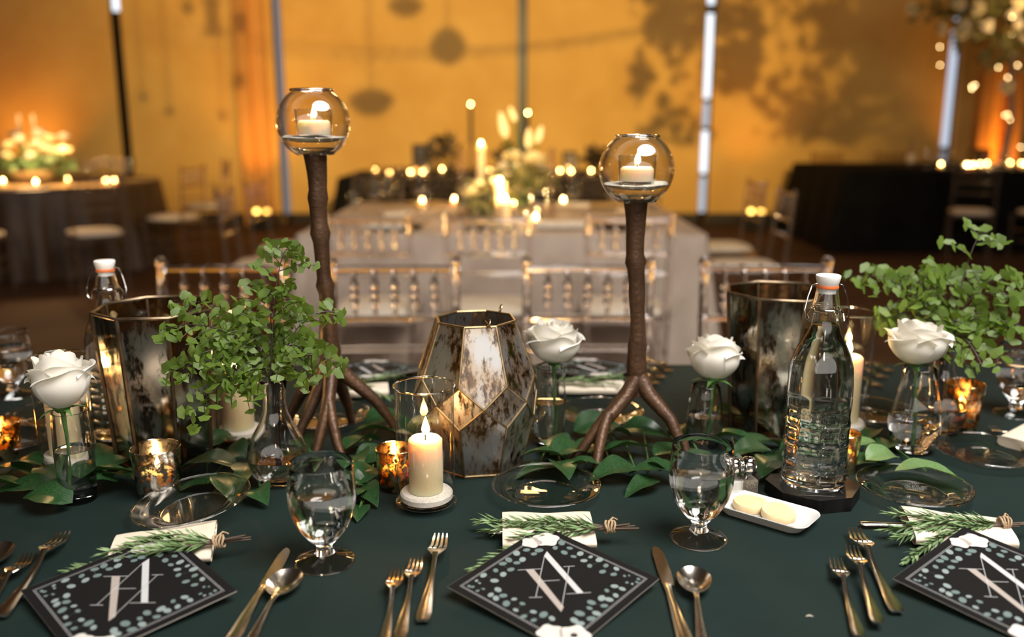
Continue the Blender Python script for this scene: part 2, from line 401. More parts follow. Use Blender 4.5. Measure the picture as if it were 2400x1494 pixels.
# ------------------------------------------------------------------ clear chiavari chairs
def spindle_mb(h, r=.0075, beads=(.32, .5, .68), br=.0125):
    pr = [(0, 0), (r, 0)]
    for q in beads:
        z = h*q; pr += [(r, z-.014), (br, z-.006), (br, z+.006), (r, z+.014)]
    pr += [(r, h), (0, h)]
    return MB().lathe(pr, 10)
def make_chair(label, mt, cush):
    t = thing('chiavari_chair', label, 'chair')
    hw = .178; by = -.19
    lean = lambda z: by-.035*max(0, z-.45)/.45-.02*max(0, .45-z)/.45
    for s in (-1, 1):
        pts = []; rad = []
        for z, r in [(0, .011), (.06, .013), (.44, .0135), (.47, .017), (.50, .0135), (.735, .0135), (.745, .0165), (.76, .0135), (.895, .0125), (.90, .016), (.915, .0165), (.925, .008)]:
            pts.append((s*(hw-.012*(z < .4)), lean(z), z)); rad.append(r)
        m = MB(); m.tube(pts, rad, 10); part('upright', m, mt, t)
    for z in (.89, .745, .655):
        m = MB(); m.tube([(-hw, lean(z), z), (-.09, lean(z)-.008, z), (0, lean(z)-.010, z), (.09, lean(z)-.008, z), (hw, lean(z), z)], .0105 if z > .8 else .0095, 8); part('rail', m, mt, t)
    sp = spindle_mb(.137).mesh('spindle', mt)
    for k in range(5):
        x = (k-2)*.058; z = .75
        a = math.atan2(lean(.885)-lean(.75), .135)
        ob('spindle', sp, t, (x, lean(z)-.008, z), (-a, 0, 0))
    for s in (-1, 1):
        m = MB(); m.lathe([(0, 0), (.010, 0), (.012, .05), (.0145, .18), (.018, .2), (.0145, .22), (.0145, .36), (.019, .385), (.0145, .40), (.0145, .43), (0, .43)], 10)
        part('leg', m, mt, t, loc=(s*.178, .185, 0))
    m = MB(); m.prism([(-.19, .2), (.19, .2), (.175, -.2), (-.175, -.2)], .425, .447); part('seat_frame', m, mt, t, False)
    for z in (.2, .3):
        for s in (-1, 1):
            m = MB(); m.tube([(s*.178, .185, z), (s*.17, -.195, z)], .008, 6); part('stretcher', m, mt, t)
    m = MB()
    def cfn(a, z): return 1/(abs(cos(a))**5+abs(sin(a))**5)**.2
    m.lathe([(0, .448), (.165, .448), (.182, .458), (.186, .470), (.176, .485), (.13, .495), (0, .498)], 28, fn=cfn)
    part('cushion', m, M[cush], t)
    return t
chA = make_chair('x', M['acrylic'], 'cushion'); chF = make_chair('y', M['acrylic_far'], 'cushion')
used = set()
def chair(pr, x, y, rz, label, group):
    if pr.name in used: return dup(pr, (x, y, 0), R(rz), label, 'chair', group)
    if pr.name not in used: dup_k = None
    used.add(pr.name); KIDS[pr.name] = True
    pr.location = (x, y, 0); pr.rotation_euler = (0, 0, R(rz)); tag(pr, label, 'chair', group); return pr
g = 'clear chairs along the far side of the green table'
chair(chA, -.834, 2.33, 180, 'clear acrylic chair behind the bottle and fern at far side of green table', g)
chair(chA, -.337, 2.33, 181, 'clear acrylic chair behind the taller branch candle holder across green table', g)
chair(chA, .217, 2.34, 179, 'clear acrylic chair behind the shorter branch candle holder across green table', g)
chair(chA, .735, 2.34, 180, 'clear acrylic chair behind the right mirrored vase across green table', g)
g = 'clear chairs around the champagne table'
chair(chA, -.62, 4.06, 0, 'clear acrylic chair on near side of champagne table, left of its three', g)
chair(chA, -.11, 4.06, 1, 'clear acrylic chair on near side of champagne table, middle of its three', g)
chair(chA, .51, 4.06, -2, 'clear acrylic chair on near side of champagne table, right of its three', g)
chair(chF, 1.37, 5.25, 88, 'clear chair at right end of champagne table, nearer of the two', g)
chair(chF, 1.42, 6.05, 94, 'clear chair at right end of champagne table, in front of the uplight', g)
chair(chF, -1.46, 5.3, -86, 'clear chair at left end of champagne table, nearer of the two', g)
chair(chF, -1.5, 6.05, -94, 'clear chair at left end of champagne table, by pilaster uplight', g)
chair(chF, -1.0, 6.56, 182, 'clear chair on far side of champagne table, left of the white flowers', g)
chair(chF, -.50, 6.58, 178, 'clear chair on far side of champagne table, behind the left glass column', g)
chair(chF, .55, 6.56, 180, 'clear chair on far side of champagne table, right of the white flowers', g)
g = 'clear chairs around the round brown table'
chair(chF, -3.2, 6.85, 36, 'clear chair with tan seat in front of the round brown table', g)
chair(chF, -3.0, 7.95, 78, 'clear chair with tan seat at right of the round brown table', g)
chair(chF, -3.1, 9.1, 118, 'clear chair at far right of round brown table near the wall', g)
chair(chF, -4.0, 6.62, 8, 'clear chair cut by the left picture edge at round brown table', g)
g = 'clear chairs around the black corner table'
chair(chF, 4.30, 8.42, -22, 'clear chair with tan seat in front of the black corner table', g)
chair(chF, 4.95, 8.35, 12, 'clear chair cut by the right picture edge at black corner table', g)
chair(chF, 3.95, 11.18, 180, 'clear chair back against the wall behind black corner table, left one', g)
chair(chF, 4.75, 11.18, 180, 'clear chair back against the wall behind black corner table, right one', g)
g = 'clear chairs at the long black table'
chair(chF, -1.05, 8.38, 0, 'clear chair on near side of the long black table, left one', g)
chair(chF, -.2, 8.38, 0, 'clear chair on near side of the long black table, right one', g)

# ------------------------------------------------------------------ tables and cloths
def table(label, cx, cyy, sx, sy, h, round_=False):
    t = thing('banquet_table', label, 'table', (cx, cyy, 0))
    m = MB()
    if round_: m.lathe([(0, h-.03), (sx/2, h-.03), (sx/2, h-.003), (0, h-.003)], 40)
    else: m.box((0, 0, h-.0165), (sx, sy, .027))
    part('tabletop', m, M['wood'], t, False)
    k = .62 if round_ else .88
    for a in (-1, 1):
        for c in (-1, 1):
            m = MB(); m.tube([(a*sx/2*k, c*sy/2*k, 0), (a*sx/2*k, c*sy/2*k, h-.03)], .016, 8); part('leg', m, M['steel'], t)
    return t
def cloth(label, cx, cyy, sx, sy, h, mt, drop, flare=.05, fold=.02, waves=26, round_=False, hemfn=None, seed=0, cat='tablecloth'):
    rnd = random.Random(seed); per = []
    if round_:
        n = 240
        for k in range(n):
            a = 2*PI*k/n; per.append((cos(a)*sx/2, sin(a)*sx/2, cos(a), sin(a)))
    else:
        rr = .035; hx, hy = sx/2, sy/2
        def seg(x0, y0, x1, y1, nx, ny):
            L = math.hypot(x1-x0, y1-y0); n = max(8, int(L/.02))
            for i in range(n): q = i/n; per.append((x0+(x1-x0)*q, y0+(y1-y0)*q, nx, ny))
        def arc(ax, ay, a0):
            for i in range(8): a = a0+PI/2*i/8; per.append((ax+rr*cos(a), ay+rr*sin(a), cos(a), sin(a)))
        seg(-hx+rr, -hy, hx-rr, -hy, 0, -1); arc(hx-rr, -hy+rr, -PI/2)
        seg(hx, -hy+rr, hx, hy-rr, 1, 0); arc(hx-rr, hy-rr, 0)
        seg(hx-rr, hy, -hx+rr, hy, 0, 1); arc(-hx+rr, hy-rr, PI/2)
        seg(-hx, hy-rr, -hx, -hy+rr, -1, 0); arc(-hx+rr, -hy+rr, PI)
    n = len(per); ph = rnd.random()*6; rows = 10
    m = MB(); vs = [(x, y, h) for x, y, _, _ in per]
    for j in range(rows+1):
        q = j/rows
        for i, (x, y, nx, ny) in enumerate(per):
            s = 2*PI*i/n
            w = (sin(waves*s+ph)+.55*sin(waves*.43*s+ph*2)+.3*sin(waves*2.1*s))*fold*q**.8
            corner = 0 if round_ else .10*(abs(nx*ny)*2)*q
            off = .008+flare*q+w+corner
            d = drop*(hemfn(x, y) if hemfn else 1)
            vs.append((x+nx*off, y+ny*off, h-.004-d*q))
    fs = [tuple(range(n))]
    for j in range(rows+1):
        for i in range(n):
            i2 = (i+1) % n; fs.append((j*n+i, (j+1)*n+i, (j+1)*n+i2, j*n+i2))
    m.add(vs, fs)
    o = ob('tablecloth', m.mesh('tablecloth', mt, True, 50), None, (cx, cyy, 0)); return tag(o, label, cat)
# the near green table
NT0, NT1 = .66, 1.985
table('long banquet table hidden under the dark green cloth', 0, (NT0+NT1)/2, 4.4, NT1-NT0, TZ-.002)
cloth('dark green tablecloth on the nearest long table', 0, (NT0+NT1)/2, 4.42, NT1-NT0+.01, TZ, M['green'], .70, .03, .012, 40, seed=1)
table('square banquet table hidden under the champagne cloth', -.05, 5.27, 2.0, 1.76, .758)
cloth('champagne tablecloth falling to the floor on the table behind clear chairs', -.05, 5.27, 2.02, 1.78, .76, M['linen'], .73, .05, .018, 22, seed=2)
table('long banquet table hidden under black cloth before the wall', -.38, 9.5, 2.62, 1.36, .758)
cloth('black tablecloth on the long table before the back wall', -.38, 9.5, 2.64, 1.38, .76, M['black'], .74, .09, .02, 20, seed=3)
table('round banquet table hidden under the brown cloth', -4.35, 8.25, 2.1, 2.1, .758, True)
cloth('brown cloth hanging in folds on the round table by the left edge', -4.35, 8.25, 2.12, 2.12, .76, M['brown'], .74, .05, .028, 34, True, seed=4)
table('long banquet table hidden under the black cloth at right', 5.0, 9.9, 3.3, 1.6, .818)
cloth('black tablecloth on the corner table below the hanging lights', 5.0, 9.9, 3.36, 1.66, .82, M['black'], .80, .12, .02, 22, seed=5)

# ------------------------------------------------------------------ candles
def flame_mb(h=.028, r=.0062):
    return MB().lathe([(0, 0), (r*.6, h*.08), (r, h*.25), (r*.85, h*.45), (r*.5, h*.7), (r*.18, h*.9), (0, h)], 10)
FL = flame_mb().mesh('flame', M['flame']); FLF = flame_mb(.026, .0068).mesh('flame', M['flame_far'])
FLW = (1.0, .62, .27)
def candle(name, label, loc, r, h, power, mt='wax', group=None, far=False, lean=0, flame_h=1, tilt=None, cat='candle'):
    t = thing(name, label, cat, loc, 0, group, rot=tilt)
    e = min(.004, r*.15)
    m = MB(); m.lathe([(0, 0), (r-e*.4, 0), (r, e*.5), (r, h-e), (r-e, h), (r*.75, h-.0015), (r*.35, h-.004), (0, h-.0045)], 12 if far else 36); part('wax', m, M[mt], t)
    m = MB(); m.tube([(0, 0, h-.006), (.0003, 0, h+.004), (.002, 0, h+.008)], .0011, 6); wk = part('wick', m, M['wick'], t)
    f = ob('flame', FLF if far else FL, t, (.001, 0, h+.004), (0, lean, 0), None if flame_h == 1 else (flame_h,)*3)
    if power: light('POINT', 'candle_light', Vector(loc)+Vector((0, 0, h+.004+.013*flame_h)), power*(.9 if far else .18), FLW, size=.012 if far else .004)
    return t
def XD(px, D, z=.76):                        # a point at height z, distance D, in the column px at that height
    a = atan((CAMZ-z)/D); dep = math.hypot(D, CAMZ-z)*cos(a-PITCH)
    return Vector(((px-1200)/FPX*dep, D, z))
def votive_cup_mb(r=.032, h=.065, t=.002):
    return MB().lathe([(0, 0), (r*.86, 0), (r*.9, .003), (r, h), (r-t, h), (r*.9-t, .008), (0, .008)], 24)
def far_votive(px, py, D, z, label, group, power=.6):
    p = XD(px, D, z)
    t = thing('votive_holder', label, 'candle holder', p, 0, group)
    part('cup', MB().lathe([(0, 0), (.03, 0), (.034, .06), (.032, .06), (.029, .006), (0, .006)], 14), M['votive'], t)
    candle('votive_candle', label.replace('votive', 'candle in votive'), p+Vector((0, 0, .007)), .026, .026, power, 'wax', group+' candles', far=True)

# --- round brown table at left: flowers, tapers, glasses
def bloom_mesh(mt, n=18, r=.05, seed=0):
    rnd = random.Random(seed); m = MB()
    for k in range(n):
        a0 = 2.4*k; q = (k+.5)/n; tilt = 1.35*q; L = r*(.55+.5*q)
        def fn(u, v, a0=a0, tilt=tilt, L=L):
            w = (u-.5)*1.5*sin(PI*min(1, v*.9+.08)); rr = L*v*sin(tilt)+.004; z = L*v*cos(tilt)*1.1-L*.25*v*v*sin(tilt)
            return (rr*cos(a0)-w*L*.7*sin(a0), rr*sin(a0)+w*L*.7*cos(a0), z)
        m.grid(fn, 4, 4)
    return m.mesh('bloom_head', mt, True, 80)
BL = [bloom_mesh(M['bloom'], 18, .06, 1), bloom_mesh(M['bloom_w'], 20, .055, 2)]
def bloom(p, root, sc, label, group, k=0):
    t = thing('white_bloom', label, 'flower', p, random.random()*6, group)
    ob('petals', BL[k % 2], t, scale=(sc, sc, sc))
    m = MB(); d = Vector(root)-Vector(p); d = Matrix.Rotation(-t.rotation_euler.z, 3, 'Z') @ d
    m.tube([(0, 0, 0), d*.5+Vector((0, 0, .01)), d], .004, 5); part('stem', m, M['stem'], t)
def leaf_cloud(m, c, rx, ry, rz, n, L, rnd):
    for k in range(n):
        u = Vector((rnd.gauss(0, 1), rnd.gauss(0, 1), rnd.gauss(0, 1))).normalized()*rnd.random()**.5
        p = Vector(c)+Vector((u.x*rx, u.y*ry, u.z*rz))
        q = Euler((rnd.random()*6, rnd.random()*6, rnd.random()*6)).to_matrix(); l = L*(.6+.7*rnd.random())
        m.add([p, p+q @ Vector((l*.3, l*.45, 0)), p+q @ Vector((0, l, .1*l)), p+q @ Vector((-l*.3, l*.45, 0))], [(0, 1, 2, 3)])
rnd = random.Random(11)
c0 = XD(80, 8.0)
t = thing('flower_bowl', 'low bowl of green filler under the white flowers on round brown table', 'bowl', c0)
part('bowl', MB().lathe([(0, 0), (.08, 0), (.16, .05), (.2, .12), (.19, .12), (.14, .055), (0, .02)], 24), M['ochre'], t)
m = MB(); leaf_cloud(m, (0, 0, .17), .36, .3, .12, 260, .08, rnd); part('foliage', m, M['foliage'], t, False, kind='stuff')
g = 'white blooms on the round brown table'
for i, (px, py) in enumerate([(20, 345), (45, 330), (62, 352), (92, 318), (118, 330), (110, 352), (130, 360), (150, 325), (152, 358), (75, 373), (16, 372), (118, 382), (35, 320), (88, 340)]):
    p = P(px, py, 7.85+.25*rnd.random()); bloom(p, (c0.x+(p.x-c0.x)*.3, c0.y, .84), 1.25+.5*rnd.random(), 'white bloom in the low bowl on the round brown table', g, i)
for px, yt in ((42, 268), (76, 268)):
    p = P(px, yt, 8.2); t = thing('taper_candle', 'pale unlit taper rising over flowers, %s one' % ('left' if px < 60 else 'right'), 'candle', (p.x, 8.2, .76), 0, 'pale tapers on the round brown table')
    part('wax', MB().lathe([(0, .02), (.017, .02), (.013, p.z-.76), (0, p.z-.757)], 12), M['bloom'], t)
    part('holder', MB().lathe([(0, 0), (.04, 0), (.04, .008), (.015, .015), (.02, .05), (0, .05)], 14), M['brass'], t)
light('POINT', 'candle_light', XD(55, 7.6, 1.08), 26, FLW, size=.03)  # this and the next are added to brighten the blooms, no flame here
light('POINT', 'candle_light', XD(140, 7.65, 1.05), 16, FLW, size=.03)
g = 'votives on the round brown table'
for i, (px, D) in enumerate([(8, 7.7), (85, 7.55), (248, 7.75), (268, 7.78), (160, 7.9)]):
    far_votive(px, 0, D, .76, 'small lit votive on round brown table, %s' % ['at left picture edge', 'before the flowers', 'left of close pair', 'right of close pair', 'behind a plate'][i], g, .8)
def goblet_far(p, label, group, sc=1.0):
    t = thing('wine_glass', label, 'glass', p, 0, group)
    part('bowl', MB().lathe([(.004, .07*sc), (.02*sc, .078*sc), (.036*sc, .10*sc), (.040*sc, .13*sc), (.034*sc, .18*sc), (.033*sc, .18*sc), (.038*sc, .13*sc), (.033*sc, .103*sc), (0, .08*sc)], 16), M['votive'], t)
    part('stem', MB().lathe([(0, 0), (.034*sc, 0), (.033*sc, .004), (.006, .01), (.004, .04*sc), (.005, .07*sc), (0, .074*sc)], 14), M['votive'], t)
for i, (px, D) in enumerate([(180, 8.3), (205, 8.0), (228, 8.4), (262, 8.5), (292, 8.1), (310, 8.6)]):
    goblet_far(XD(px, D), 'stemmed wine glass on round brown table, %s in its row' % ['first', 'second', 'third', 'fourth', 'fifth', 'sixth'][i], 'wine glasses on the round brown table', 1.1)
for i, (px, D) in enumerate([(30, 7.45), (150, 7.5), (215, 7.6), (330, 8.3)]):
    m = MB(); m.lathe([(0, 0), (.09, 0), (.14, .012), (.138, .015), (.09, .004), (0, .004)], 24)
    tag(ob('dinner_plate', m.mesh('dinner_plate', M['ochre']), None, XD(px, D, .7605)), 'golden plate on round brown table, %s' % ['under the flowers', 'before the flowers', 'behind tan seated chair', 'at its right rim'][i], 'plate', 'plates on the round brown table')

# --- champagne table: flowers, pillars, glass columns, settings
rnd = random.Random(21)
VC = [XD(1140, 5.05), XD(1225, 5.3)]
for i, c in enumerate(VC):
    t = thing('flower_box', ['low glass box of greenery under the left white blooms', 'taller glass box of greenery under the right white blooms'][i], 'vase', c)
    h = .07 if i == 0 else .15
    m = MB(); m.box((0, 0, h/2), (.20, .16, h)); part('glass_box', m, M['votive'], t, False)
    m = MB(); leaf_cloud(m, (0, 0, h+.05), .2, .14, .09, 220, .06, rnd); part('foliage', m, M['olive'], t, False, kind='stuff')
g = 'white blooms on the champagne table'
BP = [(1100, 460, 1.1, 0), (1140, 482, 1.3, 0), (1120, 440, .8, 0), (1095, 485, .8, 0), (1203, 378, 1.2, 1), (1215, 400, 1.1, 1), (1250, 385, 1.4, 1), (1235, 410, .9, 1), (1190, 420, .8, 1), (1268, 400, .9, 1), (1215, 450, .7, 1), (1180, 395, .7, 1), (1160, 430, .7, 0), (1270, 430, .7, 1)]
for i, (px, py, s, k) in enumerate(BP):
    p = P(px, py, VC[k].y-.05+.1*rnd.random())
    bloom(p, (VC[k].x+(p.x-VC[k].x)*.3, VC[k].y, .80), s*1.4, 'white bloom in the %s glass box on the champagne table' % ('low' if k == 0 else 'taller'), g, i)
def spike(px0, y0, px1, y1, D, label, r=.028):
    a, c = P(px0, y0, D), P(px1, y1, D)
    t = thing('flower_spike', label, 'flower', (a.x, a.y, a.z)); d = c-a; rt = Vector((VC[1].x, VC[1].y, .80))-a
    m = MB(); m.tube([d*0, d*.25, d*.6, d*.9, d], [r*.4, r, r*.9, r*.5, .003], 10); part('spathe', m, M['bloom'], t)
    m = MB(); m.tube([d*0, rt*.5+Vector((0, 0, .01)), rt], .005, 6); part('stem', m, M['stem'], t)
spike(1186, 322, 1172, 262, 5.25, 'curved cream flower spike leaning left above the white blooms')
spike(1208, 284, 1194, 250, 5.35, 'short cream flower spike beside the dark window slit', .02)
spike(1238, 348, 1240, 300, 5.3, 'upright cream flower spike under the black lit candle', .022)
spike(1258, 335, 1270, 295, 5.3, 'cream flower spike leaning right above the white blooms', .024)
g = 'pillar candles on the champagne table'
for px, yt, D, r, lab in [(1127, 342, 5.35, .024, 'tall slim cream candle among white blooms on champagne table'), (1172, 428, 4.95, .034, 'thick lit cream candle before white blooms on champagne table'), (1183, 470, 4.85, .03, 'short lit cream candle low among white blooms on champagne table')]:
    p = P(px, yt, D); candle('pillar_candle', lab, (p.x, D, .762), r, p.z-.762, 4.0 if D < 5.2 else 3.0, 'wax', g, far=True)
for i, (px, D) in enumerate([(1083, 5.0), (1292, 5.1)]):
    p = XD(px, D); t = thing('bead_column', 'slim clear column of stacked glass beads %s of the white blooms' % ('left', 'right')[i], 'ornament', p, 0, 'glass bead columns on the champagne table')
    prof = [(0, 0), (.04, 0), (.04, .008), (.01, .014)]
    for k in range(9):
        z = .02+k*.042; rr = .021 if k % 3 else .028
        prof += [(.008, z), (rr, z+.012), (rr, z+.028), (.008, z+.04)]
    prof += [(0, .402)]
    part('bead_stack', MB().lathe(prof, 14), M['acrylic_far'], t)
light('POINT', 'warm_fill', (-.1, 4.7, 1.75), 6, (1, .72, .36), size=.12)  # added light on the white blooms, no lamp hangs here
g = 'votives on the champagne table'
for i, (px, D) in enumerate([(990, 5.75), (1065, 5.85), (1320, 5.8), (1205, 5.6), (1255, 4.75)]):
    far_votive(px, 0, D, .762, 'lit votive on champagne table, %s' % ['at the left goblet', 'left of bead column', 'right of bead column', 'behind blooms', 'before the taller glass box'][i], g, .7)
g = 'wine glasses on the champagne table'
for i, (px, D, s) in enumerate([(985, 5.5, 1.25), (880, 5.3, 1.1), (830, 4.9, .9), (1000, 4.85, 1.), (1262, 4.65, 1.1), (1345, 5.5, 1.0), (1440, 5.2, 1.1), (910, 5.75, 1.0), (1530, 4.8, 1.0)]):
    goblet_far(XD(px, D, .762), 'stemmed glass on champagne table, %s' % ['tall amber one left of flowers', 'by far left napkin', 'near left corner', 'behind the left chair', 'before the bead column', 'by far right napkin', 'behind right globe', 'at the far left edge', 'near right corner'][i], g, s)
def nap_far(p, rz, s, label, g, mt='napkin'):
    m = MB()
    def fn(u, v):
        a = 2*PI*u; c = (abs(cos(a))**4+abs(sin(a))**4)**-.25
        return ((v-.5)*.2*s, .045*s*c*cos(a), .016*s*(1+c*sin(a)))
    m.grid(fn, 16, 6, closed_u=True); n = 16
    m.f += [tuple(range(15, -1, -1)), tuple(80+k for k in range(16))]; m.mi += [0, 0]
    return tag(ob('napkin', m.mesh('napkin', M[mt]), None, p, (0, 0, rz)), label, 'napkin', g)
g = 'folded cream napkins on the champagne table'
for i, (px, D, rz, s) in enumerate([(1310, 4.62, 5, 1.3), (1345, 5.75, -8, 1.0), (930, 5.2, 30, .9), (1478, 5.35, -60, .9), (900, 4.6, 0, 1.0)]):
    nap_far(XD(px, D, .762), R(rz), s, 'folded cream napkin on champagne table, %s' % ['broad one behind the middle chair', 'at far right setting', 'at far left setting', 'standing behind right globe', 'behind the left chair'][i], g)
g = 'dark plates on the champagne table'
for i, (px, D) in enumerate([(930, 4.62), (1150, 4.6), (1455, 4.62), (1000, 5.95), (1420, 5.8)]):
    m = MB(); m.lathe([(0, 0), (.09, 0), (.14, .012), (.138, .015), (.09, .004), (0, .004)], 28)
    o = tag(ob('dinner_plate', m.mesh('dinner_plate', M['dark'] if i < 3 else M['ochre']), None, XD(px, D, .7615)), '%s plate on champagne table, %s' % ('dark' if i < 3 else 'golden', ['behind the left chair', 'behind the middle chair', 'behind the right chair', 'at its far left', 'at its far right'][i]), 'plate', g)

# --- long black table before the wall
rnd = random.Random(31)
def taper_stick(px, yt, D, label, base=.76, r=.02, wax='dark'):
    p = P(px, yt, D); hh = p.z-base; t = thing('candlestick', label, 'candle holder', (p.x, D, base), 0)
    part('stick', MB().lathe([(0, 0), (.06, 0), (.06, .01), (.014, .03), (.012, hh*.45), (.024, hh*.47), (.024, hh*.5), (0, hh*.5)], 14), M['dark'], t)
    part('taper', MB().lathe([(0, hh*.5), (r, hh*.5), (r*.8, hh-.02), (0, hh-.015)], 12), M[wax], t)
    ob('flame', FLF, t, (0, 0, hh-.012)); light('POINT', 'candle_light', (p.x, D, p.z+.01), 1.5, FLW, size=.02)
taper_stick(1103, 244, 9.2, 'tall black candlestick with lit black taper before the gold wall')
taper_stick(1237, 264, 9.4, 'black candlestick with lit black taper beside the dark window slit')
def lantern_far(px, D, h, w, label):
    t = thing('lantern', label, 'lantern', XD(px, D, .762))
    m = MB(); m.box((0, 0, .01), (w, w, .02)); m.box((0, 0, h), (w, w, .02))
    for a in (-1, 1):
        for c in (-1, 1): m.box((a*w*.46, c*w*.46, h/2), (.016, .016, h))
    part('frame', m, M['dark'], t, False)
    m = MB()
    for a in (-1, 1): m.box((a*w*.46, 0, h/2), (.004, w*.9, h-.03)); m.box((0, a*w*.46, h/2), (w*.9, .004, h-.03))
    part('panes', m, M['antique2'], t, False)
lantern_far(987, 9.2, .30, .15, 'dark mirrored lantern on the long black table')
lantern_far(1182, 9.5, .22, .16, 'small dark lantern on the long black table behind the cream spike')
lantern_far(1335, 9.4, .22, .14, 'dark lantern on the long black table right of flowers')
def leaf_vase(px, D, h, lean, label):
    t = thing('leaf_vase', label, 'plant', XD(px, D, .762))
    part('vase', MB().lathe([(0, 0), (.035, 0), (.05, .04), (.02, .1), (.025, .13), (.02, .13), (0, .03)], 14), M['dark'], t)
    m = MB(); leaf_cloud(m, (lean*.5, 0, h*.62), .13, .1, h*.3, 70, .1, rnd)
    for k in range(4): m.tube([(0, 0, .1), (lean*.3+rnd.uniform(-.05, .05), rnd.uniform(-.05, .05), h*.7)], .004, 4)
    part('foliage', m, M['brownleaf'], t, False, kind='stuff')
leaf_vase(1055, 9.3, .42, -.12, 'dark leafy sprigs in a vase left of the tall candlestick')
leaf_vase(1195, 9.2, .34, -.05, 'dark leafy sprigs in vase behind cream flower spikes')
leaf_vase(1390, 9.4, .3, .05, 'dark leafy sprigs in vase left of the right globe')
g = 'votives on the long black table'
for i, (px, D, z) in enumerate([(962, 8.95, .76), (978, 9.25, .76), (991, 8.9, .70), (1036, 9.5, .79), (1147, 9.35, .80), (913, 8.85, .70), (1170, 8.9, .74), (1312, 9.2, .80), (1338, 9.1, .78), (1277, 9.4, .82), (880, 9.4, .76), (1385, 9.2, .76)]):
    far_votive(px, 0, D, .762, 'lit votive on long black table, %s from its left end' % ['third', 'fourth', 'fifth', 'sixth', 'seventh', 'second', 'eighth', 'tenth', 'eleventh', 'ninth', 'first', 'twelfth'][i], g, .35)
light('POINT', 'warm_fill', (-.45, 8.9, 1.02), 14, (1, .6, .2), size=.06)  # added warm light low over the black table, no lamp stands here

# --- black corner table: floral tree, fairy strands, votives
rnd = random.Random(41)
TP = Vector((5.35, 9.9, .822))
t = thing('floral_tree', 'tall flowering tree centrepiece with drooping greenery on the black corner table', 'plant', TP)
part('trunk', MB().tube([(0, 0, 0), (.03, 0, .5), (-.02, .02, 1.1), (0, 0, 1.7)], [.05, .035, .03, .02], 8), M['dkbrass'], t)
part('base', MB().lathe([(0, 0), (.16, 0), (.16, .015), (.05, .03), (0, .03)], 20), M['dkbrass'], t)
m = MB()
for c, rx, rz_, n in [((-.1, 0, 1.75), .75, .22, 420), ((-.55, -.1, 1.5), .3, .25, 120), ((-.25, -.15, 1.25), .22, .28, 110), ((.35, -.1, 1.15), .28, .45, 190), ((.1, 0, 1.5), .4, .25, 160), ((-.85, 0, 1.62), .25, .12, 60)]:
    leaf_cloud(m, c, rx, .35, rz_, n, .11, rnd)
part('foliage', m, M['olive'], t, False, kind='stuff')
for c in [(-.1, .0, 1.6), (.35, 0, 1.2), (-.5, 0, 1.55)]:
    part('branch', MB().tube([(0, 0, 1.4), (c[0]*.5, 0, 1.75), c], .012, 5), M['dkbrass'], t)
for i, (px, py) in enumerate([(2248, 8), (2258, 62), (2272, 62), (2312, 60), (2252, 78), (2205, 70), (2140, 20), (2385, 60), (2390, 5), (2375, 35), (2360, 205), (2352, 195), (2290, 20), (2395, 95)]):
    p = P(px, py, 9.5+.1*rnd.random())-TP
    ob('blossom', BL[i % 2], t, p, (rnd.random()*3, rnd.random()*3, 0), (1.3, 1.3, 1.3))
BULB = MB().lathe([(0, -.006), (.0055, -.003), (.0055, .003), (0, .006)], 8).mesh('fairy_bulb', M['fairy'])
g = 'fairy light strands hanging from the floral tree'
light('POINT', 'blossom_fill', (5.0, 9.3, 2.35), 8, FLW, size=.08)  # this and the next are added to brighten the tree's blossoms
light('POINT', 'blossom_fill', (5.55, 9.35, 1.8), 6, FLW, size=.08)
for i, (px, ys, D) in enumerate([(2203, [110, 153], 9.6), (2278, [203, 208], 9.5), (2285, [200], 9.45), (2340, [158], 9.6), (2362, [182, 268], 9.5), (2372, [40, 80], 9.5), (2367, [280], 9.6), (2385, [153], 9.45), (2392, [345], 9.4), (2355, [270], 9.55)]):
    p = P(px, ys[0]-160, D); q = P(px, max(ys), D)
    t = thing('fairy_strand', 'thin fairy light strand hanging from the floral tree, %s' % ['leftmost one', 'over the dark lantern, left', 'over the dark lantern, right', 'right of the orange rib', 'long one at the dark blossom', 'highest one', 'lower one at the dark blossom', 'beside the right edge, high', 'beside the right edge, low', 'with a single low bulb'][i], 'lights', p, 0, g)
    part('wire', MB().tube([(0, 0, 0), (0, 0, q.z-p.z)], .002, 4), M['dark'], t)
    for y in ys: ob('bulb', BULB, t, P(px, y, D)-p)
g = 'votives on the black corner table'
for i, (px, D) in enumerate([(2204, 9.3), (2312, 9.45), (2392, 9.5), (2264, 9.15), (2280, 9.12), (2266, 9.05), (2296, 9.3), (2366, 9.6), (2400, 9.3)]):
    far_votive(px, 0, D, .822, 'lit votive on the black corner table, %s' % ['below the bluish window', 'right of the dark lantern', 'at right edge behind', 'upper left of the close three', 'right of the close three', 'lowest of the close three', 'below the dark lantern', 'small one near right edge', 'cut by right edge'][i], g, .6)
lantern_far(2290, 9.7, .24, .16, 'dark lantern on the black corner table before orange glow')
p = XD(2132, 9.9, .822)
t = thing('bottle', 'pale bottle standing on the black corner table near its left end', 'bottle', p)
part('glass', MB().lathe([(0, 0), (.038, 0), (.04, .16), (.016, .22), (.015, .28), (0, .28)], 16), M['acrylic_far'], t)
part('label_band', MB().lathe([(.0405, .04), (.0412, .041), (.0412, .13), (.0405, .131)], 16), M['cushion'], t)
g = 'stemmed glasses on the black corner table'
for i, (px, D) in enumerate([(2170, 9.5), (2225, 9.6), (2340, 9.3), (2365, 9.2)]):
    goblet_far(XD(px, D, .822), 'stemmed glass on the black corner table, %s' % ['near the bottle', 'below bluish window', 'under the strands, left', 'under the strands, right'][i], g, 1.0)

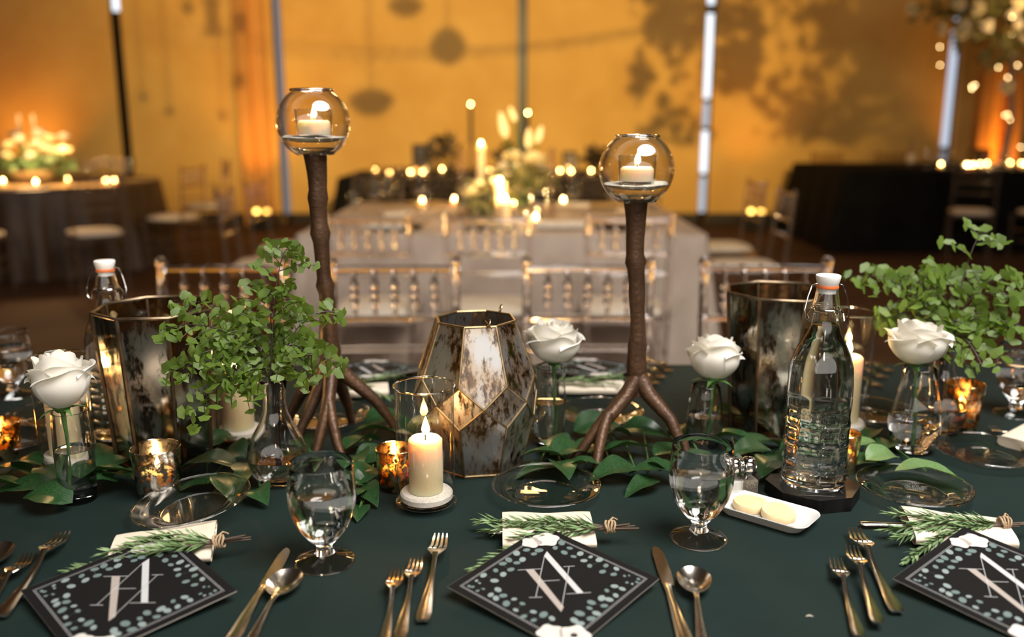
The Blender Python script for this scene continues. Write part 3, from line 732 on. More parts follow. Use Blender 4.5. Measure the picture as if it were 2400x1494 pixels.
# --- hanging greenery and lanterns above the picture whose shadows fall on the wall
rnd = random.Random(51)
def hang(px, py, k):                          # on the projector's line to a wall point seen at px,py
    w = P(px, py, WALLY); return WASH+(w-WASH)*k
t = thing('hanging_greenery', 'leafy garland hung from the ceiling, seen by its shadow on right wall', 'plant', hang(1720, 40, .40)+Vector((0, 0, .9)))
m = MB(); o0 = Vector(t.location)
CL = [(rnd.gauss(1850, 220), rnd.gauss(110, 150)) for _ in range(40)]
for k in range(1500):
    cx_, cy_ = CL[k % 40]; px = rnd.gauss(cx_, 42); py = rnd.gauss(cy_, 38)
    if not (1480 < px < 2180 and -220 < py < 330): continue
    p = hang(px, py, .36+.08*rnd.random())-o0
    q = Euler((rnd.random()*6, rnd.random()*6, rnd.random()*6)).to_matrix(); l = .045+.05*rnd.random()
    pts = [q @ Vector((l*.5*cos(a)*(1+.25*cos(3*a)), l*.5*sin(a), .01*cos(2*a)))+p for a in [2*PI*i/8 for i in range(8)]]
    m.poly(pts)
part('foliage', m, M['foliage'], t, False, kind='stuff')
m = MB()
for k in range(9):
    e = hang(1560+70*k, 150+90*sin(k*1.7), .40)-o0; m.tube([(0, 0, .2), e*.5+Vector((0, 0, .12)), e], [.012, .008, .004], 5)
part('branches', m, M['dkbrass'], t)
m = MB(); m.tube([(0, 0, .2), (0, 0, 4.6-o0.z)], .006, 5); part('cord', m, M['dark'], t)
SH = {'cone': [(0, -.02), (.055, -.02), (.035, .02), (.03, .12), (.05, .15), (.012, .17), (0, .17)],
      'globe': [(0, -.07), (.05, -.05), (.075, 0), (.05, .05), (.02, .07), (0, .07)],
      'wide': [(0, -.06), (.05, -.05), (.095, -.01), (.10, .02), (.05, .05), (.0, .06)],
      'drop': [(0, -.03), (.02, -.01), (.022, .01), (.006, .03), (0, .04)],
      'can': [(0, -.06), (.045, -.06), (.045, .06), (.01, .075), (0, .075)]}
for i, (px, py, sh, s) in enumerate([(500, 75, 'cone', 1.0), (560, 60, 'can', .7), (560, 195, 'can', .55), (335, 228, 'drop', 1.0), (397, 262, 'drop', 1.0), (522, 272, 'drop', 1.1), (870, 240, 'wide', 1.15), (1050, 110, 'globe', 1.3), (950, 15, 'wide', .9), (440, 20, 'drop', 1.3)]):
    p = hang(px, py, .40); t = thing('hanging_lantern', 'hanging %s ornament above the picture, %s of those casting wall shadows' % (dict(cone='goblet', can='lantern', drop='drop', wide='broad', globe='globe')[sh], ['first', 'second', 'third', 'fourth', 'fifth', 'sixth', 'seventh', 'eighth', 'ninth', 'tenth'][i]), 'lantern', p, 0, 'hanging ornaments above the hall')
    part('body', MB().lathe([(r*s, z*s) for r, z in SH[sh]], 18), M['dark'], t)
    part('cord', MB().tube([(0, 0, SH[sh][-1][1]*s), (0, 0, 4.6-p.z)], .005, 5), M['dark'], t)

rnd = random.Random(61)
for i in range(5):
    a = Vector((-2.8, 5.0+.42*i, 2.75)); c = Vector((2.6, 5.3+.42*i, 2.85)); t = thing('fairy_strand', 'fairy light strand strung above the champagne table over the picture, seen as glints', 'lights', a, 0, 'fairy light strands above the champagne table')
    pt = lambda q: (c-a)*q+Vector((0, 0, -.42*4*q*(1-q)))
    part('wire', MB().tube([pt(k/20) for k in range(21)], .0025, 4), M['dark'], t)
    for k in range(22):
        p = pt((k+.5+rnd.uniform(-.3, .3))/22); ob('bulb', BULB, t, p+Vector((0, rnd.uniform(-.05, .05), -.012)), scale=(1.3,)*3)

# ------------------------------------------------------------------ near table: goblets, vases, candles
random.seed(7)
def closed(outer, inner): return outer+inner[::-1]
GOB_O = [(0, 0), (.034, 0), (.0375, .0015), (.0372, .003), (.028, .006), (.016, .010), (.0125, .0135), (.0105, .017), (.0098, .022), (.0112, .026), (.019, .0335), (.029, .046), (.0375, .063), (.0418, .081), (.0425, .095), (.0418, .110), (.0405, .124), (.0398, .134)]
GOB_I = [(0, .0335), (.010, .0345), (.0185, .040), (.0275, .050), (.0358, .0655), (.0401, .082), (.0408, .095), (.0401, .110), (.0389, .124), (.0384, .134)]
def water_prof(inner, level, grow=.0003):
    pr = []
    for (r, z), (r2, z2) in zip(inner, inner[1:]):
        pr.append((max(0, r+grow if r > 0 else 0), z-grow))
        if z2 > level:
            q = (level-z)/(z2-z); pr.append((r+(r2-r)*q+grow, level)); break
    rw = pr[-1][0]; pr[-1] = (rw, level+.0012)
    return pr+[(rw-.0009, level+.0005), (rw-.0028, level), (0, level)]
def goblet(loc, label, water=.104):
    t = thing('water_goblet', label, 'glass', loc, 0, 'water goblets on the green table')
    rim = [(.0394, .1352), (.0388, .1352)]
    part('foot', MB().lathe(GOB_O[:6]+[(.0125, .0125), (0, .0125)], 56), M['plate'], t)
    part('foot_edge', MB().tube([(.0370*cos(2*PI*k/56), .0370*sin(2*PI*k/56), .0019) for k in range(57)], .0011, 6, False), M['glass'], t)
    part('bowl', MB().lathe([(0, .0122)]+GOB_O[6:]+rim+GOB_I[::-1], 56), M['glass'], t)
    part('water', MB().lathe(water_prof(GOB_I, water), 48), M['water'], t)
    return t
g1 = goblet(T(762, 1318), 'water goblet between the green garland and left knife, in front of carafe vase', .1)
dup(g1, T(1637, 1264), 0, 'water goblet beside the white butter dish', None, 'water goblets on the green table')
dup(g1, T(32, 928), 0, 'water goblet cut by left picture edge, behind the leftmost white rose', None, 'water goblets on the green table')
dup(g1, T(2378, 972), 0, 'water goblet at right picture edge under the right fern', None, 'water goblets on the green table')

def cylinder_candle(loc, label, r, h, cr, c0, ch, power, clabel, tilt=None, sandr=None):
    t = thing('candle_cylinder', label, 'vase', loc, 0, 'glass candle cylinders on the green table')
    pr = [(0, 0), (r-.004, 0), (r-.001, .002), (r, .006), (r, h-.001), (r-.0012, h), (r-.0024, h-.001), (r-.0024, .013), (r-.006, .0105), (0, .010)]
    part('glass', MB().lathe(pr[4:10], 64), M['thin'], t)
    part('glass_base', MB().lathe([(0, 0), (r-.004, 0), (r-.001, .002), (r, .006), (r, .0095), (r-.0024, .0100), (0, .0098)], 64), M['plate'], t)
    part('rim', MB().tube([((r-.0012)*cos(2*PI*k/72), (r-.0012)*sin(2*PI*k/72), h) for k in range(73)], .0016, 8, False), M['glass'], t)
    m = MB(); rs = (sandr or r*.86)
    m.lathe([(0, .0108), (rs*.9, .0108), (rs, .014), (rs, .021), (rs*.93, .024), (0, .0235)], 48, fn=lambda a, z: 1+.012*sin(3*a)); part('sand', m, M['sand'], t)
    candle('pillar_candle', clabel, Vector(loc)+Vector((0, 0, c0)), cr, ch, power, 'wax', 'pillar candles on the green table')
cylinder_candle(T(1000, 1186), 'clear glass cylinder holding the nearest lit pillar candle', .0445, .183, .0245, .0235, .082, 2.4, 'lit ivory pillar candle in the clear cylinder before the faceted lantern')
cylinder_candle(T(562, 1032), 'glass cylinder with pillar candle behind the carafe of fern', .0445, .222, .0272, .0235, .115, 2.2, 'lit ivory pillar candle behind the fern carafe, left of the tall branch holder')
cylinder_candle(T(1972, 1014), 'tall glass cylinder with candle behind the swing-top bottle', .0445, .222, .0265, .0235, .120, 2.2, 'lit ivory pillar candle behind the swing-top bottle')
cylinder_candle(T(163, 1092), 'glass cylinder with candle behind the leftmost rose vase', .0445, .183, .0265, .0235, .115, 1.0, 'lit ivory pillar candle behind the leftmost rose vase')

# faceted lantern
def facet_lantern(loc, rz, label):
    t = thing('faceted_lantern', label, 'lantern', loc, rz)
    N = 8; H = .242
    def ring(r, z, off): return [Vector((r*cos(2*PI*(k+off)/N), r*sin(2*PI*(k+off)/N), z)) for k in range(N)]
    top = ring(.064, H, .5); up = ring(.0955, .155, .5); mid = ring(.0985, .122, 0); low = ring(.0945, .088, .5); bot = ring(.072, .004, .5)
    def pane(pts):
        c = sum(pts, Vector())/len(pts); n = (pts[1]-pts[0]).cross(pts[2]-pts[0]).normalized()
        if n.x*c.x+n.y*c.y < 0: n = -n
        q = [c+(p-c)*.985 for p in pts]
        m = MB(); m.add([p+n*.0004 for p in q]+[p-n*.0014 for p in q], [tuple(range(len(q))), tuple(range(2*len(q)-1, len(q)-1, -1))]+[(i, (i+1) % len(q), len(q)+(i+1) % len(q), len(q)+i) for i in range(len(q))])
        part('pane', m, M['antique'], t, False)
    edges = []
    for k in range(N):
        a, b_ = k-1, k     # off .5 ring: index k-1 and k flank angle k
        pane([top[a], top[b_], up[b_], mid[k], up[a]])
        k2 = (k+1) % N
        pane([up[k], mid[k2], low[k], mid[k]])
        pane([bot[a], bot[b_], low[b_], mid[k], low[a]])
        edges += [(top[a], top[b_]), (bot[a], bot[b_]), (top[k], up[k]), (up[k], mid[k]), (up[k], mid[k2]), (low[k], mid[k]), (low[k], mid[k2]), (low[k], bot[k])]
    for a, b_ in edges:
        part('solder_edge', MB().tube([a, b_], .0021, 6), M['brass'], t)
    m = MB(); m.prism([(p.x, p.y) for p in bot], .0, .005); part('base_plate', m, M['dkbrass'], t, False)
    for a0 in (.75*PI, .06*PI):
        c = Vector((.066*cos(a0), .066*sin(a0), H+.006))
        part('hinge_ring', MB().tube([c+Vector((.006*cos(q), .002*sin(q), .006*sin(q))) for q in [PI*2*i/10 for i in range(11)]], .0013, 6), M['brass'], t)
    c = Vector((.066*cos(.06*PI), .066*sin(.06*PI), H+.004))
    part('wire_handle', MB().tube([c, c+Vector((-.012, -.004, .004)), c+Vector((.018, .002, -.001))], .0011, 6), M['brass'], t)
    return t
facet_lantern(T(1118, 1085), R(-90+9), 'faceted antique mirrored lantern with brass edges in the middle of table')

# eight-sided antique mirrored vases
def octo_vase(loc, rz, label):
    t = thing('mirrored_vase', label, 'vase', loc, rz, 'eight-sided mirrored vases')
    N = 8; H = .255; rt, rb = .0965, .079
    rg = lambda r, z: [Vector((r*cos(2*PI*(k+.5)/N), r*sin(2*PI*(k+.5)/N), z)) for k in range(N)]
    top, bot = rg(rt, H), rg(rb, .004); pm = None
    for k in range(N):
        k2 = (k+1) % N; pts = [bot[k], bot[k2], top[k2], top[k]]
        c = sum(pts, Vector())/4; n = Vector((c.x, c.y, 0)).normalized()
        q = [p+(c-p)*.02 for p in pts]
        m = MB(); m.add([p for p in q]+[p-n*.002 for p in q], [(0, 1, 2, 3), (7, 6, 5, 4), (0, 1, 5, 4), (1, 2, 6, 5), (2, 3, 7, 6), (3, 0, 4, 7)])
        part('pane', m, M['antique2'], t, False)
        part('frame_strip', MB().tube([bot[k], top[k]], .0034, 6), M['dkbrass'], t)
    m = MB(); m.tube([top[k % N] for k in range(N+1)], .003, 6); part('rim', m, M['dkbrass'], t)
    m = MB(); m.prism([(p.x*1.02, p.y*1.02) for p in bot], 0, .005); part('base_plate', m, M['dkbrass'], t, False)
    return t
octo_vase(T(397, 1070), R(8), 'eight-sided antique mirrored vase behind the left fern')
octo_vase(T(1808, 1004), R(-14), 'eight-sided antique mirrored vase behind the swing-top bottle')

# tall bronze branch candle holders
def wob(pts, r): return pts, r
def branch_holder(loc, h, label, legs, knots, lean=(0, 0)):
    t = thing('branch_candle_holder', label, 'candle holder', loc, 0, 'tall bronze branch candle holders')
    rnd = random.Random(int(h*1000)); fork = .135 if h > .45 else .12
    pts = []; rad = []
    n = 26
    for i in range(n+1):
        q = i/n; z = fork-.02+(h-fork+.02)*q
        x = lean[0]*q+.0012*sin(q*9+h*10)+.0006*sin(q*23); y = lean[1]*q+.001*cos(q*7)
        r = .0128+.0045*(1-q)**4+.0015*sin(q*11)
        if q > .72: r += .0085*((q-.72)/.28)**1.6
        for kq, kr in knots: r += kr*math.exp(-((q-kq)/.018)**2)
        pts.append((x, y, z)); rad.append(r)
    part('trunk', MB().tube(pts, rad, 18), M['bronze'], t)
    for ang, out, forks, zf in legs:
        d = Vector((cos(R(ang)), sin(R(ang)), 0)); sd = Vector((-d.y, d.x, 0))
        mid = d*out*.62+Vector((0, 0, fork*zf))
        P0 = [Vector((0, 0, fork+.015)), d*out*.22+Vector((0, 0, fork*.86)), mid]
        m = MB()
        if forks:
            m.tube(P0, [.0155, .0125, .0108], 12)
            for s in forks:
                e = d*out+sd*s
                m.tube([mid+Vector((0, 0, .012))-d*.008, mid+(e-mid)*.22+Vector((0, 0, .006)), d*out*.88+sd*s*.6+Vector((0, 0, fork*.22)), e+Vector((0, 0, .004))], [.0100, .0096, .0084, .0066], 10)
        else:
            m.tube(P0+[d*out*.85+Vector((0, 0, fork*.28)), d*out+Vector((0, 0, .004))], [.0155, .0125, .0104, .0084, .0064], 12)
        part('root_leg', m, M['bronze'], t)
    part('top_plate', MB().lathe([(0, h-.002), (.0205, h-.002), (.0205, h+.002), (0, h+.002)], 20), M['dkbrass'], t)
    return Vector(loc)+Vector((lean[0], lean[1], h+.002))
def globe(loc, label, votive_label, clabel, seed):
    t = thing('globe_vase', label, 'candle globe', loc, 0, 'glass globes on branch holders')
    r = .0595; c = .047; o = []
    for k in range(25):
        a = -PI/2+.50+(PI-.50-.62)*k/24; o.append((r*cos(a), c+r*sin(a)))
    o = [(0, 0), (.024, 0)]+o; top = o[-1]
    i_ = [(max(0, rr-.0022), z) for rr, z in o[3:]]
    pr = o+[(top[0]+.0006, top[1]+.002), (top[0]-.0008, top[1]+.0034), (top[0]-.0024, top[1]+.002)]+i_[::-1]+[(.020, .0045), (0, .004)]
    part('glass', MB().lathe(pr, 64), M['thin'], t)
    part('rim', MB().tube([((top[0]-.0006)*cos(2*PI*k/72), (top[0]-.0006)*sin(2*PI*k/72), top[1]+.0034) for k in range(73)], .0019, 8, False), M['glass'], t)
    part('glass_base', MB().lathe([(0, 0.0002), (.0235, 0.0002), (.032, .0035), (.0365, .0068), (.030, .0078), (0, .0070)], 48), M['glass'], t)
    rnd = random.Random(seed); tx, ty = rnd.uniform(-.03, .03), .05
    zs = .024; rs = math.sqrt(r*r-(c-zs)**2)-.004
    def fn(u, v):
        a = 2*PI*u; rr = rs*v; return (rr*cos(a), rr*sin(a), zs+tx*rr*cos(a)+ty*rr*sin(a)+.001*sin(5*a)*v)
    m = MB(); m.grid(fn, 40, 5, closed_u=True)
    m.lathe([(0, zs-.009), (rs*.55, zs-.0085), (rs*.86, zs-.005), (rs, zs-.001)], 40); part('sand', m, M['sand'], t)
    vl = Vector(loc)+Vector((.001, 0, zs))
    v = thing('votive_holder', votive_label, 'candle holder', vl, 0, 'votives in the glass globes')
    part('cup', MB().lathe([(0, 0), (.0275, 0), (.0282, .002), (.0308, .044), (.0301, .0446), (.0294, .044), (.0272, .004), (0, .004)], 40), M['votive'], v)
    candle('votive_candle', clabel, vl+Vector((0, 0, .0042)), .0266, .0225, .8, 'wax_white', 'votive candles in the globes', flame_h=.75)
LH = branch_holder(T(785, 1032), .497, 'taller bronze branch candle holder, left of the faceted lantern', [(158, .105, None, .58), (-86, .105, (-.024, .026), .60), (2, .115, None, .55), (80, .085, None, .5), (-138, .075, None, .48)], [(.42, .004), (.66, .0035), (.80, .003), (.13, .003)], (-.012, .0))
RH = branch_holder(T(1490, 1058), .425, 'shorter bronze branch candle holder, right of the faceted lantern', [(-140, .125, (-.028, .03), .58), (-42, .105, None, .6), (28, .09, None, .55), (130, .09, None, .5)], [(.28, .002), (.52, .0025), (.70, .0035)], (-.013, 0))
globe(LH, 'clear glass globe atop the taller branch holder', 'small glass cup inside the left glass globe', 'lit white votive candle in the left glass globe', 1)
globe(RH, 'clear glass globe atop the shorter branch holder', 'small glass cup inside the right glass globe', 'lit white votive candle in the right glass globe', 2)

# mercury glass votives
def merc_votive(loc, label, r, h, mt, power, clabel):
    t = thing('votive_holder', label, 'candle holder', loc, 0, 'mercury glass votives on the green table')
    part('cup', MB().lathe([(0, 0), (r*.80, 0), (r*.83, .004), (r*.88, h*.3), (r, h-.001), (r-.001, h), (r-.002, h-.001), (r*.85, h*.3), (r*.80, .010), (0, .009)], 44), M[mt], t)
    candle('votive_candle', clabel, Vector(loc)+Vector((0, 0, .0095)), r*.68, h*.38, power, 'wax', 'votive candles on the green table', flame_h=.7)
merc_votive(T(374, 1160), 'silvery gold mercury glass votive in front of left mirrored vase', .0362, .077, 'merc_silver', .10, 'lit votive candle in the silvery cup before left mirrored vase')
merc_votive(T(928, 1144), 'gold mercury glass votive half behind the nearest candle cylinder', .030, .066, 'merc_gold', .12, 'lit votive candle in gold cup behind the nearest cylinder')
merc_votive(T(2250, 1006), 'tall mercury glass votive right of the rightmost rose', .0345, .088, 'merc_gold', .2, 'lit votive candle in tall cup right of the rightmost rose')
merc_votive(T(1972, 1105), 'gold mercury glass votive behind the swing-top bottle', .026, .066, 'merc_gold', .12, 'lit votive candle in gold cup behind the swing-top bottle')
merc_votive(T(5, 1072), 'ribbed amber votive cut by the left picture edge', .034, .062, 'merc_gold', .15, 'lit votive candle in amber cup at left picture edge')
merc_votive(T(392, 1004), 'small votive cup behind the left mirrored vase', .03, .05, 'merc_silver', .12, 'lit votive candle behind the left mirrored vase')

# roses and their bud vases
def petal_mesh(Rr, H, w, flare, seed, droop=0.0):
    rnd = random.Random(seed); a1, a2 = rnd.random()*6, rnd.random()*6
    m = MB()
    def fn(u, v):
        x = u*2-1; ang = x*w*(.55+.45*sin(min(1, v*1.3)*PI/2))
        cup = sin(min(1, v/.58)*PI/2)**.52                       # round bottom, then straight side
        top = max(0, (v-.62)/.38)
        r = Rr*cup-Rr*.06*top+flare*top**1.6*(1+.25*sin(3*x+a1))
        r += .0035*flare/.012*abs(x)**3*top                      # edges turned out
        zz = H*(.10*v+.90*(v**.9))*(1-.05*x*x)-H*.13*top*abs(x)**2.5*(1+.4*sin(a2))
        zz -= droop*top**2.2*(1+.45*sin(2.2*x+a2))
        r += .0011*sin(6*x+a1)*top; zz += .0011*cos(5*x+a2)*top
        return (r*cos(ang), r*sin(ang), zz)
    return m.grid(fn, 15, 13).mesh('petal', M['petal'], True, 180)
ROSE_L = [(.0055, .070, 1.7, .000, 2, 0), (.0110, .071, 1.35, .0005, 3, 0), (.0175, .072, 1.15, .001, 4, .000), (.0245, .072, 1.05, .002, 4, .001), (.0315, .071, .98, .0035, 4, .003), (.0380, .069, .95, .0055, 5, .006), (.0425, .063, .92, .0085, 5, .010)]
PM = [[petal_mesh(r, h, w, f, 10*i+j, dr) for j in range(3)] for i, (r, h, w, f, n, dr) in enumerate(ROSE_L)]
def rose(loc, base, label, seed, sc=1.0, tilt=(0, 0), openness=1.0, layers=7, zs=1.0):
    rnd = random.Random(seed)
    t = thing('white_rose', label, 'flower', loc, 0, 'white roses on the green table')
    rot0 = Euler((tilt[0], tilt[1], 0))
    for i, (r, h, w, f, n, dr) in enumerate(ROSE_L[:layers]):
        ph = rnd.random()*6
        for k in range(n):
            a = ph+2*PI*k/n+rnd.uniform(-.15, .15)
            tx = rnd.uniform(-.05, .07)*(i > 3)
            q = rot0.to_matrix() @ Euler((0, 0, a)).to_matrix() @ Euler((0, tx, 0)).to_matrix()
            s = sc*rnd.uniform(.95, 1.05)
            ob('petal', PM[i][k % 3], t, rot=q.to_euler(), scale=(s*(1+.12*(openness-1)*i), s*(1+.12*(openness-1)*i), s*zs*(1 if i < 5 else rnd.uniform(.9, 1.02))))
    d = Vector(base)-Vector(loc)
    m = MB(); m.tube([(0, 0, .004), d*.3+Vector((.002, 0, 0)), d*.7+Vector((.003, 0, 0)), d], [.0042, .0027, .0026, .0026], 8); part('stem', m, M['stem'], t)
    for k in range(5):
        a = 2*PI*k/5+seed; m = MB()
        def fn(u, v): w_ = .006*(1-v)*sc; rr = .012+.026*v; return (rr*cos(a)-(u-.5)*2*w_*sin(a), rr*sin(a)+(u-.5)*2*w_*cos(a), .003-.012*v*v+.006*v)
        m.grid(fn, 3, 5); part('sepal', m, M['stem'], t)
    m = MB(); m.lathe([(0, -.006), (.008, -.003), (.013, .004), (.006, .008), (0, .008)], 12); part('calyx', m, M['stem'], t)
    return t
def bud_vase(loc, label, outer, wall, floor_, level, group='clear bud vases'):
    t = thing('bud_vase', label, 'vase', loc, 0, group)
    h = outer[-1][1]
    inner = [(0, floor_)]+[(r-wall, z) for r, z in outer if z > floor_+.004]
    inner.insert(1, (inner[1][0]*.9, floor_+.0005))
    o = [(0, 0)]+outer
    part('glass', MB().lathe(o+[(outer[-1][0]-wall*.5, h+.0008)]+inner[::-1], 48), M['glass'], t)
    if level: part('water', MB().lathe(water_prof(inner, level), 40), M['water'], t)
v1 = T(186, 1172); bud_vase(v1, 'straight clear bud vase with water under the leftmost rose', [(.022, 0), (.0245, .002), (.0265, .03), (.0275, .07), (.0268, .105), (.0255, .138)], .0016, .012, .080)
v2 = T(1287, 1042); bud_vase(v2, 'clear bud vase right of the faceted lantern', [(.020, 0), (.0225, .002), (.0265, .03), (.0285, .07), (.0275, .105), (.0255, .140)], .0016, .010, .078)
v3 = T(1648, 1044); bud_vase(v3, 'tapered clear bud vase behind the right goblet', [(.026, 0), (.029, .002), (.0315, .025), (.031, .05), (.0275, .085), (.0235, .108)], .0016, .010, .055)
v4 = T(2138, 1056); bud_vase(v4, 'bulb-bottomed clear bud vase under the rightmost rose', [(.022, 0), (.026, .003), (.030, .015), (.0425, .040), (.0435, .052), (.036, .085), (.029, .118), (.0265, .145)], .0016, .012, .060)
U = Vector((0, 0, 1))
rose(v1+U*.138+Vector((-.010, 0, .002)), v1+Vector((-.01, 0, .016)), 'white rose in the straight vase at left, lowest and widest of the four', 3, .94, (-.14, -.05), 1.0, 7, 1.22)
rose(v2+U*.143+Vector((.006, 0, .003)), v2+Vector((.006, 0, .014)), 'white rose right of the faceted lantern', 5, 1.0, (-.02, .0), 1.05)
rose(v3+U*.112+Vector((.012, 0, .004)), v3+Vector((.002, 0, .014)), 'half-open white rose above the right goblet', 8, 1.04, (-.28, .10), .9)
rose(v4+U*.149+Vector((-.010, 0, .002)), v4+Vector((.0, 0, .016)), 'white rose right of the swing-top bottle', 12, 1.02, (-.05, .04), 1.1)

# fern carafes
def carafe(loc, label, level):
    lobes = lambda a, z: 1+.035*cos(6*a+z*18)*max(0, min(1, (.095-z)/.03))*min(1, z/.02)
    outer = [(.025, 0), (.030, .002), (.042, .018), (.0478, .038), (.046, .055), (.038, .075), (.026, .095), (.019, .112), (.0168, .128), (.0178, .148), (.0215, .165)]
    t = thing('carafe_vase', label, 'vase', loc, 0, 'round-bellied carafe vases')
    inner = [(0, .010), (.024, .0105), (.038, .02), (.0452, .038), (.0436, .055), (.0356, .075), (.0238, .095), (.017, .112), (.0150, .128), (.0160, .148), (.0200, .165)]
    part('glass', MB().lathe([(0, 0)]+outer+[(.0208, .1658)]+inner[::-1], 60, fn=lobes), M['glass'], t)
    part('water', MB().lathe(water_prof(inner, level), 60, fn=lobes), M['water'], t)
fv1 = T(655, 1128); carafe(fv1, 'round-bellied clear carafe holding the left fern', .042)
fv2 = T(2196, 1012); carafe(fv2, 'round-bellied clear carafe holding the right fern, behind the rightmost rose', .05)

def leaflet_mesh(seed):
    rnd = random.Random(seed); n = 15; m = MB(); pts = [(0, 0, 0)]
    for i in range(n):
        a = -1.2+2.4*i/(n-1); r = (1+.06*cos(a*7+seed))*(.80+.20*cos(a)); pts.append((r*sin(a), r*cos(a)*.95, .10*sin(a*2+seed)+.02*(i % 2)))
    m.add(pts, [(0, i, i+1) for i in range(1, n)]); return m.mesh('leaflet', M['fern'], True, 180)
LFM = [leaflet_mesh(s) for s in range(4)]
def bez(a, b_, c, q): return a*(1-q)**2+b_*2*q*(1-q)+c*q*q
def fern(loc, mouth, tips, label, seed, size, npin, nl):
    rnd = random.Random(seed); t = thing('maidenhair_fern', label, 'fern', loc, 0, 'maidenhair ferns in carafes'); L = Vector(loc); cnt = 0; todo = []
    for (px, py, D, dens) in tips:
        e = P(px, py, D)-L; a = Vector((rnd.uniform(-.004, .004), rnd.uniform(-.004, .004), .03)); up = Vector(mouth)-L+Vector((rnd.uniform(-.01, .01), rnd.uniform(-.01, .01), 0))
        ctl = Vector((e.x*.35, e.y*.35, max(e.z, up.z)+.03+.25*max(0, up.z+.06-e.z)))
        main = [a, up*.6+a*.4, up]+[bez(up, ctl, e, q/14) for q in range(1, 15)]
        m = MB(); m.tube(main, [.0013]*3+[.0012-.0007*q/14 for q in range(14)], 5)
        n = max(3, int(npin*dens)); side = 1; placed = []
        for k in range(n):
            q = .12+.86*k/(n-1); b0 = bez(up, ctl, e, q); tg = (bez(up, ctl, e, min(1, q+.02))-bez(up, ctl, e, q-.02)).normalized()
            sd = tg.cross(Vector((0, -.4, 1))).normalized()*side; side = -side
            ln = size*(4.2*(1-q)+.9)*rnd.uniform(.8, 1.2)
            d = (sd*.9+tg*.55+Vector((rnd.uniform(-.3, .3), rnd.uniform(-.5, .3), rnd.uniform(-.3, .25)))).normalized()
            tipp = b0+d*ln+Vector((0, 0, -.18*ln)); m.tube([b0, b0+d*ln*.5, tipp], [.0007, .0006, .0004], 4)
            kk = max(2, int(round(nl*(1-.55*q))))
            for i in range(kk):
                f = (i+.6)/kk; s2 = 1 if i % 2 else -1
                pb = b0+d*ln*f+Vector((0, 0, -.18*ln*f*f)); ax = (d*.55+tg*.5*s2+sd.cross(d)*.3*s2+Vector((rnd.uniform(-.4, .4), rnd.uniform(-.7, .1), rnd.uniform(-.5, .4)))).normalized()
                placed.append((pb, ax))
        part('stem', m, M['fernstem'], t)
        for pb, ax in placed:
            cnt += 1
            nrm = Vector((rnd.uniform(-.4, .4), -1+rnd.uniform(-.25, .25), .45+rnd.uniform(-.4, .4))); nrm = (nrm-ax*nrm.dot(ax)).normalized(); xx = ax.cross(nrm)
            mt = Matrix((xx, ax, nrm)).transposed(); s = size*rnd.uniform(.5, .85)
            todo.append((pb, mt, s))
    rnd.shuffle(todo); rest = MB()
    for cnt, (pb, mt, s) in enumerate(todo):
        if cnt >= 290:
            me = LFM[cnt % 4]; rest.add([pb+mt @ (v.co*s) for v in me.vertices], [tuple(f.vertices) for f in me.polygons])
        else:
            ob('leaflet', LFM[cnt % 4], t, pb, mt.to_euler(), (s, s, s))
    if rest.v: part('leaflets', rest, M['fern'], t, True, kind='stuff', angle=180)
fern(fv1, fv1+U*.165, [(688, 585, 1.34, 1.1), (385, 880, 1.24, 1.25), (440, 985, 1.22, 1.1), (375, 775, 1.27, 1.1), (450, 840, 1.25, 1.0), (415, 712, 1.36, .95), (800, 735, 1.36, .8), (800, 858, 1.30, .85), (520, 790, 1.28, 1.1), (640, 690, 1.33, 1.15), (545, 905, 1.27, .6), (720, 830, 1.26, .8)],
     'bright green maidenhair fern spilling from left carafe over the mirrored vase', 4, .0168, 13, 7)
fern(fv2, fv2+U*.165, [(2000, 650, 1.62, 1.0), (2100, 660, 1.58, 1.1), (2318, 548, 1.62, .8), (2390, 660, 1.55, 1.1), (2300, 855, 1.45, .9), (2225, 640, 1.6, .8), (2060, 740, 1.62, .9), (2390, 760, 1.5, .9), (2240, 770, 1.5, .9)],
     'bright green maidenhair fern at right edge behind the rightmost rose', 9, .0215, 11, 7)

